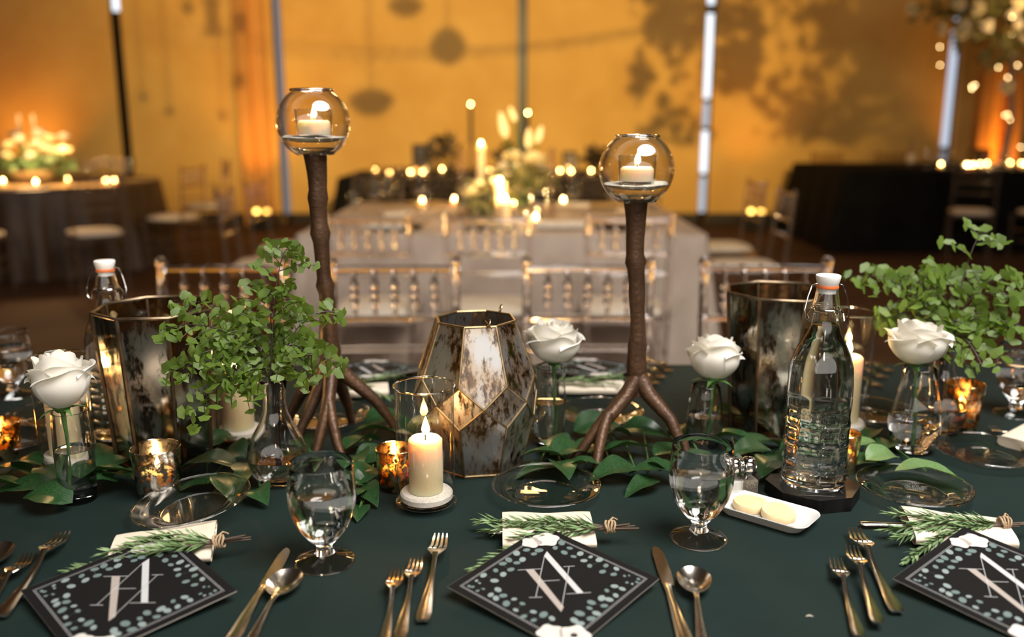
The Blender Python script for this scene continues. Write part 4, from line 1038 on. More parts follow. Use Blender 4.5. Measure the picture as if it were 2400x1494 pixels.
# swing-top bottles
BO = [(.044, 0), (.0478, .003), (.0488, .012), (.0488, .09), (.0482, .14), (.0478, .165), (.0462, .186), (.0405, .208), (.031, .228), (.0235, .242), (.0200, .256), (.0185, .268), (.0186, .272), (.0208, .2745), (.0208, .2795), (.0196, .283), (.0172, .296), (.0155, .307)]
def bottle(loc, rz, label, water):
    t = thing('swing_top_bottle', label, 'bottle', loc, rz, 'swing-top water bottles')
    pr = []
    for (r0, z0), (r1, z1) in zip(BO, BO[1:]):
        n = max(1, int((z1-z0)/.002)) if z1 < .15 else 2
        for i in range(n): pr.append((r0+(r1-r0)*i/n, z0+(z1-z0)*i/n))
    pr.append(BO[-1])
    def dim(a, z):
        if not .010 < z < .132: return 1
        row = (z-.012)/.030; rw = int(row); fz = row-rw; a2 = (a/(2*PI)*10+.0*rw) % 1
        q = max(abs(fz-.5), abs(a2-.5))*2
        qq = (abs(2*fz-1)**3+abs(2*a2-1)**3)**(1/3)
        return 1-.045*max(0, 1-qq**4)
    inner = [(0, .008), (.040, .0085)]+[(r-.0028, z) for r, z in BO if z > .012]
    part('glass', MB().lathe([(0, 0)]+pr+[(.0150, .3078)]+inner[::-1], 96, fn=lambda a, z: dim(a, z), fn_to=len(pr)+1), M['bottle'], t)
    if water: part('water', MB().lathe(water_prof(inner, water), 64), M['water'], t)
    part('stopper', MB().lathe([(0, .300), (.0125, .300), (.0135, .3105), (.0150, .3125), (.0180, .3235), (.0178, .3265), (.0165, .3275), (0, .328)], 32), M['cap'], t)
    part('gasket', MB().lathe([(.012, .3075), (.0158, .3078), (.0162, .310), (.0155, .3122), (.012, .3124)], 28), M['gasket'], t)
    m = MB()
    for s in (-1, 1):
        m.tube([(s*.0165, 0, .3145), (s*.0235, 0, .3125), (s*.0295, -.002, .296), (s*.034, -.004, .276), (s*.0325, -.006, .264), (s*.026, -.008, .258)], .0012, 6)
        m.tube([(s*.026, -.008, .258), (s*.028, .002, .268), (s*.0215, .002, .277)], .0012, 6)
    m.tube([(-.0168, 0, .3145), (0, .0175, .3145), (.0168, 0, .3145)], .0011, 6)
    m.tube([(.0212*cos(2*PI*k/20), .0212*sin(2*PI*k/20), .277) for k in range(21)], .001, 5)
    part('wire_bail', m, M['chrome'], t)
    t.scale = (.96,)*3
    return t
bl = T(1902, 1162)
cst = thing('coaster', 'thick octagonal black stone coaster under the right swing-top bottle', 'coaster', bl, R(12))
oct_ = [(.068*cos(PI/8+PI/4*k), .068*sin(PI/8+PI/4*k)) for k in range(8)]
m = MB(); m.prism(oct_, 0, .021); part('slab', m, M['coaster'], cst, False)
m = MB(); rnd = random.Random(5)
for k in range(14):
    a, c = rnd.random()*6.3, rnd.random()*6.3; m.box(((cos(a)+cos(c))*.027, (sin(a)+sin(c))*.027, .0211), (.045*rnd.random()+.015, .0007, .0003), Euler((0, 0, rnd.random()*3)).to_matrix())
part('vein', m, M['vein'], cst, False, kind='stuff')
bottle(bl+U*.0213, R(4), 'clear swing-top water bottle with thumbprint dimples on black coaster', .252)
bottle(P(283, 690, 1.50)*1 if False else XD(285, 1.52, TZ)+U*.001, R(8), 'clear swing-top bottle half hidden behind the left mirrored vase', .2)

# shakers and butter dish
def shaker(loc, label, fill):
    t = thing('shaker', label, 'shaker', loc, R(10), 'glass shakers beside the goblet')
    sq = lambda a, z: (abs(cos(a))**7+abs(sin(a))**7)**(-1/7)
    part('glass_body', MB().lathe([(0, 0), (.0145, 0), (.0158, .002), (.0158, .034), (.0125, .040), (.011, .044), (.0095, .044), (.0135, .033), (.0135, .004), (0, .004)], 32, fn=lambda a, z: sq(a, z) if z < .036 else 1), M['votive'], t)
    part('contents', MB().lathe([(0, .0043), (.0128, .0043), (.0128, .027), (0, .026)], 32, fn=sq), M[fill], t)
    part('cap', MB().lathe([(.0118, .042), (.0128, .043), (.0128, .050), (.0112, .057), (.006, .0615), (0, .0622)], 28), M['chrome'], t)
shaker(T(1750, 1162), 'glass pepper shaker with chrome cap left of the black coaster', 'pepper')
shaker(T(1716, 1164), 'glass salt shaker half hidden behind the right goblet', 'salt')
a_, b_ = T(1697, 1186), T(1893, 1243); dc = T(1795, 1214); ang = math.atan2(b_.y-a_.y, b_.x-a_.x)
dish = thing('butter_dish', 'white rectangular porcelain dish beside the right goblet', 'dish', dc, ang)
def rr(L, Wd, z, r=.018):
    p = []
    for cx_, cy_, a0 in ((L-r, Wd-r, 0), (-L+r, Wd-r, PI/2), (-L+r, -Wd+r, PI), (L-r, -Wd+r, 1.5*PI)):
        for k in range(7): a = a0+PI/2*k/6; p.append((cx_+r*cos(a), cy_+r*sin(a), z))
    return p
def loft(rings, cap0=True, cap1=True):
    m = MB(); n = len(rings[0])
    for rg in rings: m.v += rg
    for j in range(len(rings)-1):
        for i in range(n): m.f.append((j*n+i, j*n+(i+1) % n, (j+1)*n+(i+1) % n, (j+1)*n+i)); m.mi.append(0)
    if cap0: m.f.append(tuple(range(n-1, -1, -1))); m.mi.append(0)
    if cap1: m.f.append(tuple((len(rings)-1)*n+k for k in range(n))); m.mi.append(0)
    return m
part('tray', loft([rr(.056, .026, 0, .014), rr(.058, .028, .002, .015), rr(.067, .035, .0125), rr(.069, .037, .0145), rr(.0685, .0365, .0158), rr(.066, .034, .0150), rr(.060, .030, .0085, .016), rr(.055, .026, .0062, .014)]), M['white'], dish)
for k, (x, y, lab) in enumerate([(-.026, .002, 'round pat of butter nearer the goblet in white dish'), (.018, -.002, 'round pat of butter at coaster end of white dish')]):
    o = Matrix.Rotation(ang, 3, 'Z') @ Vector((x, y, .0066 if k == 0 else .0072))
    m = MB(); m.lathe([(0, 0), (.0225, 0), (.0235, .002), (.0238, .0085), (.0225, .0105), (.012, .0112), (0, .0108)], 40, fn=lambda a, z: 1+.018*sin(3*a+z*100)+.012*sin(7*a))
    tag(ob('butter_pat', m.mesh('butter_pat', M['butter']), None, dc+o, (.10 if k else 0, -.05*k, k)), lab, 'butter', 'butter pats in the white dish')

# glass bread plates
PLP = [(0, 0), (.046, 0), (.0485, .0008), (.052, .004), (.066, .0105), (.0805, .0155), (.0815, .0165), (.0808, .0175), (.0785, .0172), (.065, .0128), (.051, .0068), (.0465, .0036), (.043, .0030), (0, .0030)]
PLM = MB().lathe(PLP, 72).mesh('body', M['plate'])
ring = lambda r, z, w, n=72: MB().tube([(r*cos(2*PI*k/n), r*sin(2*PI*k/n), z) for k in range(n+1)], w, 8, False)
PLR = ring(.0812, .0168, .0013).mesh('rim', M['glass']); PLF = ring(.0478, .0018, .0010).mesh('foot_ring', M['glass'])
def plate(px, py, label, rot=(0, 0, 0), h=0, s=1):
    t = thing('bread_plate', label, 'plate', T(px, py)+U*(h+.0005), 0, 'clear glass bread plates', rot)
    ob('body', PLM, t); ob('rim', PLR, t); ob('foot_ring', PLF, t)
plate(1280, 1160, 'clear glass bread plate behind the middle napkin')
plate(455, 1208, 'clear glass bread plate tilted up on leaves behind the left napkin', (R(3), R(-7), 0), .008)
plate(2140, 1160, 'clear glass bread plate with a pale leaf on its rim, behind right napkin')
plate(2312, 1076, 'clear glass bread plate at right edge below the tall votive')
plate(765, 990, 'clear glass bread plate behind the taller branch holder')
plate(1405, 982, 'clear glass bread plate behind the shorter branch holder')
plate(2040, 978, 'clear glass bread plate behind the swing-top bottle and rose')
plate(130, 985, 'clear glass bread plate behind the leftmost rose vase')
plate(15, 1046, 'clear glass bread plate at the left picture edge')

# ------------------------------------------------------------------ place settings
def fork_mb(sc=1.0):
    # lies along +Y, tine tips at y=0, curved in z
    def zc(y): return .0035+.011*max(0, 1-abs(y+.068)/.05)**2*0+.006*cos(min(1, abs(y)/.05)*PI/2)**2*0
    prof = lambda y: .004+.012*math.exp(-((y+.062)/.028)**2)+.002*max(0, (y+.03)/.03)**2*3
    head = MB(); th = .0016
    def strip(m, st, nx=5, thk=th, crown=0.0):
        rings = []
        for (y, w, xo) in st:
            z = prof(y); up = []; dn = []
            for i in range(nx):
                x = -w+2*w*i/(nx-1); zz = z-crown*(1-(2*i/(nx-1)-1)**2)
                up.append((xo+x, y, zz+thk)); dn.append((xo+x, y, zz))
            rings.append(up+dn[::-1])
        n = len(rings[0]); b0 = len(m.v)
        for rg in rings: m.v += rg
        for j in range(len(rings)-1):
            for i in range(n): m.f.append((b0+j*n+i, b0+j*n+(i+1) % n, b0+(j+1)*n+(i+1) % n, b0+(j+1)*n+i)); m.mi.append(0)
        m.f.append(tuple(b0+k for k in range(n-1, -1, -1))); m.f.append(tuple(b0+(len(rings)-1)*n+k for k in range(n))); m.mi += [0, 0]
    tines = []
    for k in range(4):
        xo = (k-1.5)*.0062; tn_ = MB(); tines.append(tn_)
        strip(tn_, [(0, .0006, xo*.86), (-.006, .0013, xo*.88), (-.025, .0017, xo*.95), (-.044, .0020, xo)], 3)
    strip(head, [(-.042, .0113, 0), (-.048, .0118, 0), (-.056, .0112, 0), (-.062, .0085, 0), (-.068, .0045, 0)], 7, th, .0015)
    hand = MB()
    strip(hand, [(-.066, .0046, 0), (-.074, .0030, 0), (-.09, .0029, 0), (-.12, .0040, 0), (-.16, .0064, 0), (-.185, .0082, 0), (-.197, .0078, 0), (-.201, .0055, 0)], 5, .0026, -.0012)
    return head, hand, tines
fh, fd, ft = fork_mb(); FT = [q.mesh('tine', M['silver']) for q in ft]; FH = fh.mesh('head', M['silver']); FD = fd.mesh('handle', M['silver'])
def fork_parts(t):
    hd = ob('head', FH, t); ob('handle', FD, t)
    for q in FT: ob('tine', q, hd)
def fork(px, py, px2, py2, label, sc, h=0.0005, tilt=0):
    a, c = T(px, py), T(px2, py2); d = a-c; rz = math.atan2(-d.x, d.y)
    t = thing('fork', label, 'fork', a+U*h, rz, 'forks on the green table')
    t.scale = (sc,)*3; fork_parts(t); return t
fork(1034, 1270, 985, 1494, 'dinner fork nearest the middle black card, largest of its three', 1.02)
fork(977, 1323, 940, 1494, 'salad fork in middle of the three forks beside the middle card', .88)
fork(932, 1347, 905, 1494, 'small fork outermost of the three forks beside the middle card', .86)
fork(152, 1264, 0, 1460, 'dinner fork nearest the left black card, largest of its three', 1.02)
fork(72, 1314, -60, 1470, 'salad fork in middle of the three forks by left picture edge', .88)
fork(14, 1347, -100, 1480, 'small fork outermost of the three forks, cut by left edge', .86)
fork(2000, 1256, 2128, 1494, 'dinner fork nearest the right black card, largest of its three', 1.02)
fork(1994, 1306, 2060, 1494, 'salad fork overlapping the dinner fork beside the right card', .88, .006)
fork(1957, 1325, 2010, 1494, 'small fork outermost of the three forks beside the right card', .86)
def knife(px, py, px2, py2, label, flip=1):
    a, c = T(px, py), T(px2, py2); d = a-c; t = thing('knife', label, 'knife', a+U*.0008, math.atan2(-d.x, d.y), 'knives on the green table')
    bl_ = [(0, 0), (.005, -.004), (.0085, -.014), (.0098, -.035), (.0102, -.07), (.0095, -.092), (.008, -.100), (-.004, -.1), (-.0055, -.098), (-.006, -.06), (-.0055, -.02), (-.003, -.005)]
    m = MB(); n = len(bl_); m.v = [(x*flip, y, .0022) for x, y in bl_]+[(x*flip, y, .0040) for x, y in bl_]
    m.f = [tuple(range(n-1, -1, -1)), tuple(range(n, 2*n))]+[(k, (k+1) % n, n+(k+1) % n, n+k) for k in range(n)]; m.mi = [0]*len(m.f)
    part('blade', m, M['silver'], t, False)
    def sec(y, w, hh): return [(w*cos(q), y, .0035+hh*sin(q)) for q in [2*PI*k/12 for k in range(12)]]
    part('handle', loft([sec(-.098, .0048, .0022), sec(-.104, .0052, .0030), sec(-.115, .0046, .0032), sec(-.15, .0062, .0034), sec(-.2, .0088, .0036), sec(-.222, .0092, .0036), sec(-.232, .0075, .003)]), M['silver'], t)
knife(672, 1292, 548, 1500, 'dinner knife right of the left black card', 1)
knife(1533, 1289, 1604, 1500, 'dinner knife right of the middle black card', 1)
def spoon(px, py, px2, py2, label, sc=1):
    a, c = T(px, py), T(px2, py2); d = a-c; t = thing('spoon', label, 'spoon', a+U*.0005, math.atan2(-d.x, d.y), 'spoons on the green table'); t.scale = (sc,)*3
    m = MB()
    def bowl(off):
        def fn(u, v):
            an = 2*PI*u; w = .0205*(1+.10*cos(an)); L = .0315
            return (w*sin(an)*v, -.0315+L*cos(an)*v, .0012+off+.0105*v*v)
        return fn
    m.grid(bowl(0), 36, 8, closed_u=True); n = 36
    o = MB(); o.grid(bowl(.0013), 36, 8, closed_u=True)
    base = len(m.v); m.v += o.v; m.f += [tuple(i+base for i in f) for f in o.f]; m.mi += o.mi
    for i in range(n): m.f.append((7*n+i, 7*n+(i+1) % n, base+7*n+(i+1) % n, base+7*n+i)); m.mi.append(0)
    part('bowl', m, M['silver'], t, True, angle=80)
    def sec(y, w, hh, z): return [(w*cos(q), y, z+hh*sin(q)) for q in [2*PI*k/12 for k in range(12)]]
    part('handle', loft([sec(-.059, .0052, .0012, .0108), sec(-.066, .0032, .0018, .0125), sec(-.08, .0028, .0018, .0125), sec(-.11, .0038, .0016, .009), sec(-.15, .0062, .0014, .0045), sec(-.178, .0074, .0013, .003), sec(-.186, .0055, .0012, .003)]), M['silver'], t)
spoon(686, 1356, 600, 1494, 'spoon right of the left dinner knife, below the goblet')
spoon(1622, 1351, 1642, 1494, 'spoon right of the middle dinner knife')
spoon(4, 1292, -40, 1400, 'spoon barely showing at the left picture edge')

# napkins, twine-tied rosemary
def napkin(c, rz, L, Wd, h, label, flare=0.0, curl=.5, group='folded cream napkins on the green table'):
    t = thing('napkin', label, 'napkin', c, rz, group)
    def spiral(q, k):      # layered roll flattened
        a = 2*PI*q; return a
    # body: flattened roll, several turns of cloth showing at the ends
    turns = 2.6; N = 120; th = .0011; m = MB(); NX = 14
    def pt(s, xq, off):
        a = 2*PI*turns*s-PI*.5; shrink = 1-.62*s
        ww = Wd/2*shrink*(1+flare*(xq-.5)); hh = h/2*shrink
        c4 = (abs(cos(a))**3.2+abs(sin(a))**3.2)**(-1/3.2)
        r_y = (ww-off)*cos(a)*c4; r_z = (hh-off)*sin(a)*c4
        return (L*(xq-.5)+.002*sin(a*3)*(abs(xq-.5)*2)**6*0+.003*s*(1 if xq > .5 else -1)*0, r_y+.0015*sin(xq*7+s*5), h/2+r_z+.0007*sin(xq*9+a))
    for off in (0, th):
        m.grid(lambda u, v: pt(u, v, off), N, NX)
    g_ = N*NX
    for j in (0, NX-1):
        for i in range(N-1):
            a0 = j*N+i; m.f.append((a0, a0+1, g_+a0+1, g_+a0)); m.mi.append(0)
    part('folded_cloth', m, M['napkin'], t, True, angle=70)
    return t
def rosemary(root, tips, label, seed, h0=.02, dens=1.0, group='rosemary sprigs tied with twine', nlen=.022, fat=1.55):
    rnd = random.Random(seed); root = Vector(root)
    t = thing('rosemary_bundle', label, 'herb', root, 0, group)
    dirs = Vector()
    tw = MB(); nm = MB()
    for (e, bow) in tips:
        d = Vector(e)-root; dirs += d.normalized(); L = d.length
        sd = Vector((-d.y, d.x, 0)).normalized()
        def pos(q): return d*q+sd*bow*sin(PI*q)+Vector((0, 0, .006*sin(PI*q)))
        tw.tube([pos(q/10) for q in range(11)], [.0013-.0008*q/10 for q in range(11)], 5)
        n = int(L/.0013*dens)
        for k in range(n):
            q = .10+.90*k/n; p = pos(q); tg = (pos(min(1, q+.02))-pos(q-.02)).normalized()
            ph = rnd.random()*2*PI; s2 = tg.cross(U).normalized(); rad = s2*cos(ph)+s2.cross(tg)*sin(ph)
            op = .45 if q < .93 else .25
            ax = (tg+rad*op*rnd.uniform(.6, 1.5)).normalized()
            if p.z+root.z+ax.z*nlen < TZ+.003: ax.z = abs(ax.z)*.3; ax.normalize()
            l = nlen*rnd.uniform(.65, 1.2)*(1-.35*max(0, q-.85)/.15); w = .00105*fat
            sx = ax.cross(Vector((rnd.uniform(-.5, .5), rnd.uniform(-.5, .5), 1))).normalized()*w; upv = sx.cross(ax).normalized()*.0004
            b0 = p; b1 = p+ax*l*.5+Vector((0, 0, .0006)); b2 = p+ax*l
            nm.add([b0-sx*.6, b0+sx*.6, b1+sx, b1-sx, b2, b0-upv*2, b1-upv*2], [(0, 1, 2, 3), (3, 2, 4), (5, 6, 2, 1), (0, 3, 6, 5), (6, 4, 2), (3, 4, 6)])
    dirs.normalize()
    for k in range(6):
        o = Vector((rnd.uniform(-.004, .004), rnd.uniform(-.004, .004), rnd.uniform(-.002, .003)))
        tw.tube([o*.6+dirs*.02, o, -dirs*(.022+.02*rnd.random())+o*2.2], [.0013, .0014, .001], 5)
    part('twig', tw, M['twig'], t); part('needles', nm, M['rosemary'], t, False, kind='stuff')
    tn = MB(); s2 = dirs.cross(U).normalized(); u2 = s2.cross(dirs)
    for k in range(4):
        c = dirs*(-.006+.0035*k)+Vector((0, 0, .001)); tn.tube([c+(s2*cos(2*PI*i/14)+u2*sin(2*PI*i/14))*(.0075+.0004*(k % 2))+dirs*.0012*sin(i+k) for i in range(15)], .0014, 6)
    tn.tube([dirs*.001+u2*.008, dirs*-.006+u2*.011+s2*.006, dirs*-.012+u2*.006+s2*.009], .0012, 5)
    part('twine', tn, M['twine'], t)
def utensil_end(px, py, px2, py2, label, h=.006):
    a, c = T(px, py, h), T(px2, py2, h); d = a-c
    t = thing('knife', label, 'knife', a, math.atan2(-d.x, d.y), 'butter knives inside napkins')
    def sec(y, w, hh): return [(w*cos(q), y, hh*sin(q)) for q in [2*PI*k/12 for k in range(12)]]
    part('handle', loft([sec(0, .004, .002), sec(-.004, .0062, .003), sec(-.03, .0055, .003), sec(-.07, .0045, .0028), sec(-.08, .004, .002)]), M['silver'], t)
nc = T(1284, 1262); napkin(nc, R(1), .122, .112, .020, 'cream napkin folded under the middle black card')
utensil_end(1142, 1247, 1230, 1243, 'butter knife poking out of the middle napkin')
rosemary(T(1428, 1237, .024), [(T(1118, 1222, .016), .008), (T(1108, 1338, .004), -.012), (T(1200, 1262, .020), .004), (T(1180, 1232, .023), -.006), (T(1135, 1245, .012), .0)], 'rosemary sprigs tied with twine over the middle napkin', 3, dens=.62)
nl = T(385, 1300); napkin(nl, R(14), .124, .108, .020, 'cream napkin folded under the left black card', .35)
rosemary(T(512, 1272, .024), [(T(158, 1342, .004), .012), (T(235, 1302, .016), -.006), (T(300, 1275, .024), -.012), (T(260, 1312, .014), .003), (T(330, 1300, .024), .008)], 'rosemary sprigs tied with twine over the left napkin', 5, dens=.72)
nr = T(2245, 1262); napkin(nr, R(-12), .128, .104, .022, 'cream napkin folded under the right black card', -.35)
utensil_end(2016, 1228, 2110, 1231, 'butter knife poking out of the right napkin')
rosemary(T(2352, 1228, .024), [(T(2085, 1205, .020), .008), (T(2075, 1243, .014), .002), (T(2125, 1318, .004), -.012), (T(2100, 1262, .014), -.006), (T(2140, 1225, .025), .006), (T(2160, 1290, .012), -.008)], 'thick rosemary bundle tied with twine over the right napkin', 7, dens=.72)
# across the table
for i, (px, py, rz, lab) in enumerate([(838, 930, 10, 'cream napkin behind the taller branch holder, far side'), (1392, 922, 0, 'cream napkin behind the shorter branch holder, far side'), (232, 948, -14, 'cream napkin beyond the leftmost rose, far side')]):
    napkin(T(px, py), R(rz), .125, .07, .022, lab)
rosemary(T(760, 915, .024), [(T(925, 935, .02), .01), (T(940, 880, .024), -.01), (T(870, 905, .026), 0)], 'rosemary sprigs on the far napkin behind the taller branch holder', 11, dens=.45, fat=1.6)
rosemary(T(1300, 898, .026), [(T(1450, 905, .024), .004), (T(1460, 885, .024), -.008), (T(1400, 900, .028), 0)], 'rosemary sprigs on the far napkin behind the shorter branch holder', 12, dens=.45, fat=1.6)
for i, (px, py, lab) in enumerate([(1548, 905, 'nearest'), (1562, 890, 'middle'), (1580, 875, 'farthest')]):
    a = T(px-6, py+5); t = thing('fork', 'upturned fork right of the shorter branch holder, far side, %s of three' % lab, 'fork', a+U*.0005, R(197), 'far side forks by the shorter holder'); t.scale = (.85,)*3
    fork_parts(t)
for i, (px, py, lab) in enumerate([(2072, 915, 'nearest'), (2082, 895, 'middle'), (2098, 880, 'farthest')]):
    a = T(px, py); t = thing('fork', 'upturned fork left of the rightmost rose, far side, %s of three' % lab, 'fork', a+U*.0005, R(210), 'far side forks by the rightmost rose'); t.scale = (.85,)*3
    fork_parts(t)
t = fork(2322, 1010, 2400, 1060, 'fork lying at right edge beside the glass plate', .8)
nap_far(T(2408, 1035), R(40), .6, 'cream napkin cut by the right picture edge', 'folded cream napkins on the green table')

# black invitation cards
def Lc(cx, cyy): return ((cx-484)*.000208, -(cyy-1250)*.000421*(1-.00022*(cyy-1250)))
def card(c, rz, label, tilt, half=.126, group='black monogram cards on the green table', full=True):
    t = thing('invitation_card', label, 'card', c, 0, group, rot=None)
    t.rotation_euler = (Matrix.Rotation(rz, 3, 'Z') @ Matrix.Rotation(tilt, 3, 'X')).to_euler()
    k = half; m = MB(); m.prism([(k, 0), (0, k), (-k, 0), (0, -k)], 0, .0011); part('card_stock', m, M['paper'], t, False)
    e = MB()
    P4 = [Vector((k, 0)), Vector((0, k)), Vector((-k, 0)), Vector((0, -k))]
    for i in range(4):
        a, b2 = P4[i], P4[(i+1) % 4]; c_ = (a+b2)/2; n_ = c_.normalized()*.00025
        e.add([(a.x+n_.x, a.y+n_.y, .0001), (b2.x+n_.x, b2.y+n_.y, .0001), (b2.x+n_.x, b2.y+n_.y, .0010), (a.x+n_.x, a.y+n_.y, .0010)], [(0, 1, 2, 3)])
    part('cut_edge', e, M['paper_edge'], t, False)
    z = .00125; rnd = random.Random(77)
    b2 = MB()
    def line(m, p, q, w, zz=z):
        p, q = Vector(p), Vector(q); n_ = Vector((-(q-p).y, (q-p).x)).normalized()*w/2
        m.poly([(p.x+n_.x, p.y+n_.y, zz), (p.x-n_.x, p.y-n_.y, zz), (q.x-n_.x, q.y-n_.y, zz), (q.x+n_.x, q.y+n_.y, zz)])
    for f in (.885, .865):
        s = k*f
        for p, q in (((s, 0), (0, s)), ((0, s), (-s, 0)), ((-s, 0), (0, -s)), ((0, -s), (s, 0))): line(b2, p, q, .00038)
    part('printed_border', b2, M['ink_white'], t, False)
    mono = MB(); z2 = .0014
    A = lambda *p: [(*Lc(*q), z2) for q in p]
    mono.poly(A((455, 1122), (478, 1100), (636, 1306), (598, 1306)))
    thin = MB()
    for p, q, w in [((457, 1124), (364, 1317), .0007), ((328, 1317), (400, 1317), .0008), ((538, 1307), (677, 1305), .0008), ((286, 1186), (424, 1184), .0008), ((556, 1178), (622, 1177), .0008), ((590, 1178), (496, 1368), .0007), ((396, 1243), (518, 1241), .0008)]:
        line(thin, Lc(*p), Lc(*q), w, z2)
    part('monogram_bar', mono, M['ink_white'], t, False, label='white slanted bar of the monogram')
    m2 = MB(); m2.poly([(*Lc(*q), z2-.00005) for q in ((333, 1186), (381, 1186), (508, 1366), (488, 1388))]); part('monogram_bar', m2, M['ink_beige'], t, False, label='beige slanted bar of the monogram')
    part('monogram_lines', thin, M['ink_white'], t, False)
    # eucalyptus sprays along the edges, top and bottom flowers
    lv = [MB(), MB(), MB()]
    def oval(m, x, y, rx, ry, a, zz):
        m.poly([(x+rx*cos(q)*cos(a)-ry*sin(q)*sin(a), y+rx*cos(q)*sin(a)+ry*sin(q)*cos(a), zz) for q in [2*PI*i/12 for i in range(12)]])
    cnt = 0
    for sx in (-1, 1):
        for sy in (-1, 1):
            for i in range(11):
                q = i/10; e0 = Vector((sx*k*.80*q, sy*k*.80*(1-q))); dirn = Vector((sx, -sy)).normalized(); nrm = Vector((-sx, -sy)).normalized()
                sz = .0066-.0022*q if q < .85 else .0026
                if q < .12: continue
                if sy < 0 and q > .9: continue
                for s in (0, 1):
                    off = (.0005+.013*s+rnd.uniform(-.003, .003))*(1 if q < .85 else .45); p = e0+nrm*off+dirn*rnd.uniform(-.003, .003)
                    r_ = sz*.86*rnd.uniform(.62, 1.1); mi = rnd.choice([0, 0, 1]); cnt += 1
                    oval(lv[mi], p.x, p.y, r_*1.15, r_*.86, rnd.random()*3, .0013+.000004*cnt)
                    line(lv[2], p, e0+nrm*.006, .0003, .00128)
    for (m_, mt_) in ((lv[2], 'ink_dark'), (lv[0], 'ink_leaf'), (lv[1], 'ink_leaf2')):
        part('printed_leaves', m_, M[mt_], t, False, kind='stuff')
    def flower(x, y, r, dark):
        zz = .0018
        m = MB(); m2 = MB()
        m.poly([(x+r*(1+.10*sin(5*q+x*900))*cos(q), y+r*.92*(1+.10*sin(5*q+x*900))*sin(q), zz) for q in [2*PI*i/40 for i in range(40)]])
        for ly in range(1, 5):
            rr_ = r*(1-.19*ly)
            for i in range(6):
                a0 = ly*.6+i*PI/3
                arc = [(x+rr_*cos(a0+s*.8), y+rr_*.92*sin(a0+s*.8)) for s in (0, .25, .5, .75, 1)]
                for p, q in zip(arc, arc[1:]): line(m2, p, q, .0005, zz+.00005)
        part('printed_flower', m, M['ink_flower'], t, False); part('petal_lines', m2, M['ink_flower2'], t, False)
        if dark:
            m3 = MB(); oval(m3, x, y, r*.24, r*.22, 0, zz+.0001)
            for i in range(14): oval(m3, x+r*.40*cos(i*.449), y+r*.37*sin(i*.449), r*.035, r*.035, 0, zz+.0001)
            part('flower_centre', m3, M['ink_black'], t, False)
    flower(-.0185, .086, .0125, False); flower(.0005, .092, .0165, False)
    flower(-.0155, -.092, .0145, False); flower(.0095, -.098, .0175, True)
    return t
def place_card(L, Rr, label, h):
    a, c = T(*L), T(*Rr); d = c-a; rz = math.atan2(d.y, d.x); mid = (a+c)/2; tilt = math.asin(h/.126/2*1.0)
    card(mid+U*(h/2+.001), rz, label, tilt)
place_card((1048, 1403), (1545, 1383), 'black diamond card with white monogram, middle one, under the rosemary', .026)
place_card((58, 1412), (551, 1413), 'black diamond card with white monogram, left one, beside the left forks', .026)
c_ = T(2342, 1398); rz_ = math.atan2((T(2400, 1385)-T(2090, 1383)).y, (T(2400, 1385)-T(2090, 1383)).x)
L_ = T(2090, 1383); cc = L_+Vector((.126*cos(R(-6)), .126*sin(R(-6)), 0))
card(cc+U*.014, R(-6), 'black diamond card with white monogram, right one, cut by the picture edge', math.asin(.013/.126))
for px, py, lab in [(872, 880, 'behind the taller branch holder'), (1385, 876, 'behind the middle rose')]:
    card(T(px, py)+U*.014, R(180+4), 'black diamond card across the table, %s' % lab, math.asin(.012/.126))

# ------------------------------------------------------------------ leaf garland
def leaf_mesh(seed, mt, aspect=.52):
    rnd = random.Random(seed); a = rnd.uniform(.7, 1.3)
    m = MB()
    def fn(u, v):
        x = u*2-1; w = aspect*.5*sin(PI*min(1, v**.82))**.85*(1-.25*v)*1.12 if 0 < v < 1 else 0
        fold = .10*abs(x)*w*3; z = fold+.09*sin(PI*v)*a-.16*v*v*a*.8+.012*sin(v*14+x*2)*abs(x)
        return (x*w, v, z)
    m.grid(fn, 9, 13)
    return m.mesh('leaf', M[mt], True, 180)
LV = [leaf_mesh(s, 'leaf', .58+.05*s) for s in range(4)]; LP = [leaf_mesh(s, 'leaf_pale', .52) for s in (5, 6)]
def sprig(label, leaves, stem=None, seed=0):
    rnd = random.Random(seed); base = T(*leaves[0][:2])
    t = thing('lemon_leaf_sprig', label, 'greenery', base, 0, 'lemon leaf sprigs of the table garland')
    for i, lf in enumerate(leaves):
        px, py, L, yaw = lf[:4]; h = lf[4] if len(lf) > 4 else .012+.012*rnd.random(); pale = len(lf) > 5 and lf[5]
        c = T(px, py, h); pit = rnd.uniform(-.05, .22); rol = rnd.uniform(-.35, .35)
        q = Matrix.Rotation(R(yaw)-PI/2, 3, 'Z') @ Matrix.Rotation(pit, 3, 'X') @ Matrix.Rotation(rol, 3, 'Y')
        p = c-base-q @ Vector((0, L*.5, 0))
        ob('leaf', (LP if pale else LV)[i % (2 if pale else 4)], t, p, q.to_euler(), (L, L, L))
    m = MB(); pts = [T(lf[0], lf[1], .010)-base for lf in leaves]
    pts.sort(key=lambda p: p.x)
    m.tube([p+Vector((0, .012, -.002)) for p in pts], .0016, 5); part('stem', m, M['stem'], t)
sprig('lemon leaf sprig at the left picture edge, below the amber votive', [(20, 1105, .085, 175), (55, 1150, .095, 190), (110, 1165, .08, 172), (125, 1110, .09, 140), (60, 1085, .07, 160), (-20, 1140, .09, 185)], seed=1)
sprig('lemon leaf sprig right of the leftmost rose vase', [(245, 1112, .09, 20), (262, 1090, .07, 50), (215, 1135, .07, 200), (290, 1120, .07, -20), (250, 1060, .08, 90)], seed=2)
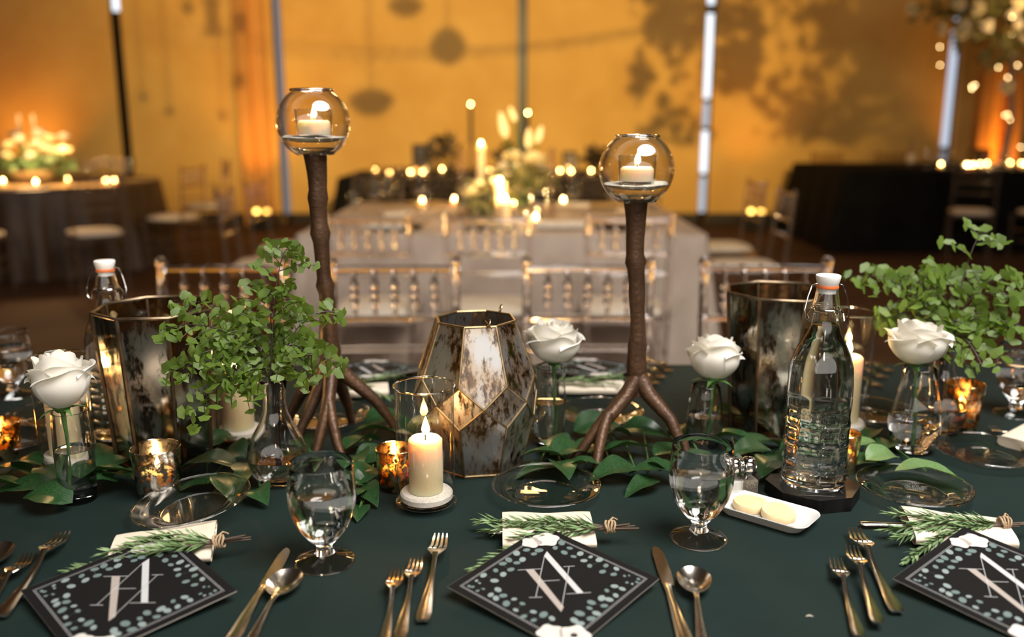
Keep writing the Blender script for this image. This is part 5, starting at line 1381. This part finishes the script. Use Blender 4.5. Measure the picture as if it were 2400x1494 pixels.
sprig('lemon leaf sprig between the silvery votive and the fern carafe', [(480, 1092, .105, 175, .022), (545, 1138, .10, -75, .015), (545, 1062, .075, 140), (585, 1095, .07, 100), (520, 1030, .075, 60), (478, 1140, .085, 200, .004), (610, 1160, .06, -60)], seed=3)
sprig('lemon leaf sprig around the feet of the taller branch holder', [(850, 1035, .085, 60, .02), (880, 1010, .08, 20), (835, 1085, .08, -80, .012), (720, 1040, .08, 120), (700, 1085, .075, 200), (760, 1080, .07, 250), (905, 985, .085, 20), (940, 1010, .08, -30)], seed=4)
sprig('lemon leaf sprig left of the gold votive and nearest cylinder', [(862, 1158, .072, -62, .012), (822, 1176, .07, -110, .010), (856, 1112, .07, 60, .02), (880, 1070, .07, 30), (815, 1125, .06, 170), (838, 1200, .055, -80, .006)], seed=5)
sprig('lemon leaf sprig between the faceted lantern and the shorter holder', [(1275, 1068, .085, 170, .022), (1318, 1098, .075, -75, .018), (1340, 1060, .085, 30, .02), (1262, 1108, .08, 200, .006), (1375, 1090, .07, -10), (1395, 1045, .08, 50), (1300, 1040, .07, 120)], seed=6)
sprig('lemon leaf sprig under the feet of the shorter branch holder', [(1435, 1020, .09, 40, .03), (1470, 1050, .085, 10, .02), (1440, 1108, .085, 200, .015), (1525, 1103, .072, 170, .024), (1505, 1142, .068, 210, .010), (1580, 1060, .085, 30), (1555, 1100, .06, -40), (1400, 1000, .09, 15, .02), (1510, 1010, .085, -20)], seed=7)
sprig('lemon leaf sprig behind the right goblet', [(1598, 1010, .085, 80), (1650, 1075, .08, 10), (1720, 1030, .09, -20, .02), (1760, 1060, .085, 200, .02), (1700, 1090, .075, 150), (1795, 1095, .07, 240), (1790, 1040, .08, 30), (1820, 1075, .07, 90), (1738, 1104, .05, 240)], seed=8)
sprig('pale lemon leaf sprig right of the swing-top bottle, lying over plate', [(2178, 1108, .102, -14, .024, 1), (2072, 1070, .082, 28, .022, 1), (2038, 1043, .07, 20, .02, 1), (2045, 1018, .07, 45, .012), (2022, 1092, .09, 190, .008), (2085, 1040, .07, 60, .01)], seed=9)
sprig('lemon leaf sprig behind the right mirrored vase', [(1900, 1000, .085, 20), (1760, 985, .08, 150), (1690, 975, .08, 170), (1930, 1040, .08, -40), (1870, 1035, .08, 200)], seed=10)
sprig('lemon leaf sprig behind the faceted lantern', [(1010, 1000, .085, 160), (960, 1050, .08, 190), (1230, 1010, .085, 20), (1180, 985, .08, 60), (1030, 960, .085, 120)], seed=11)
t = thing('cloth_crumb', 'tiny pale scrap lying on the green cloth left of the right forks', 'crumb', T(1897, 1447))
part('scrap', MB().tube([(-.004, 0, .001), (0, .0006, .0016), (.004, -.0005, .001)], [.0004, .0008, .0003], 6), M['napkin'], t)
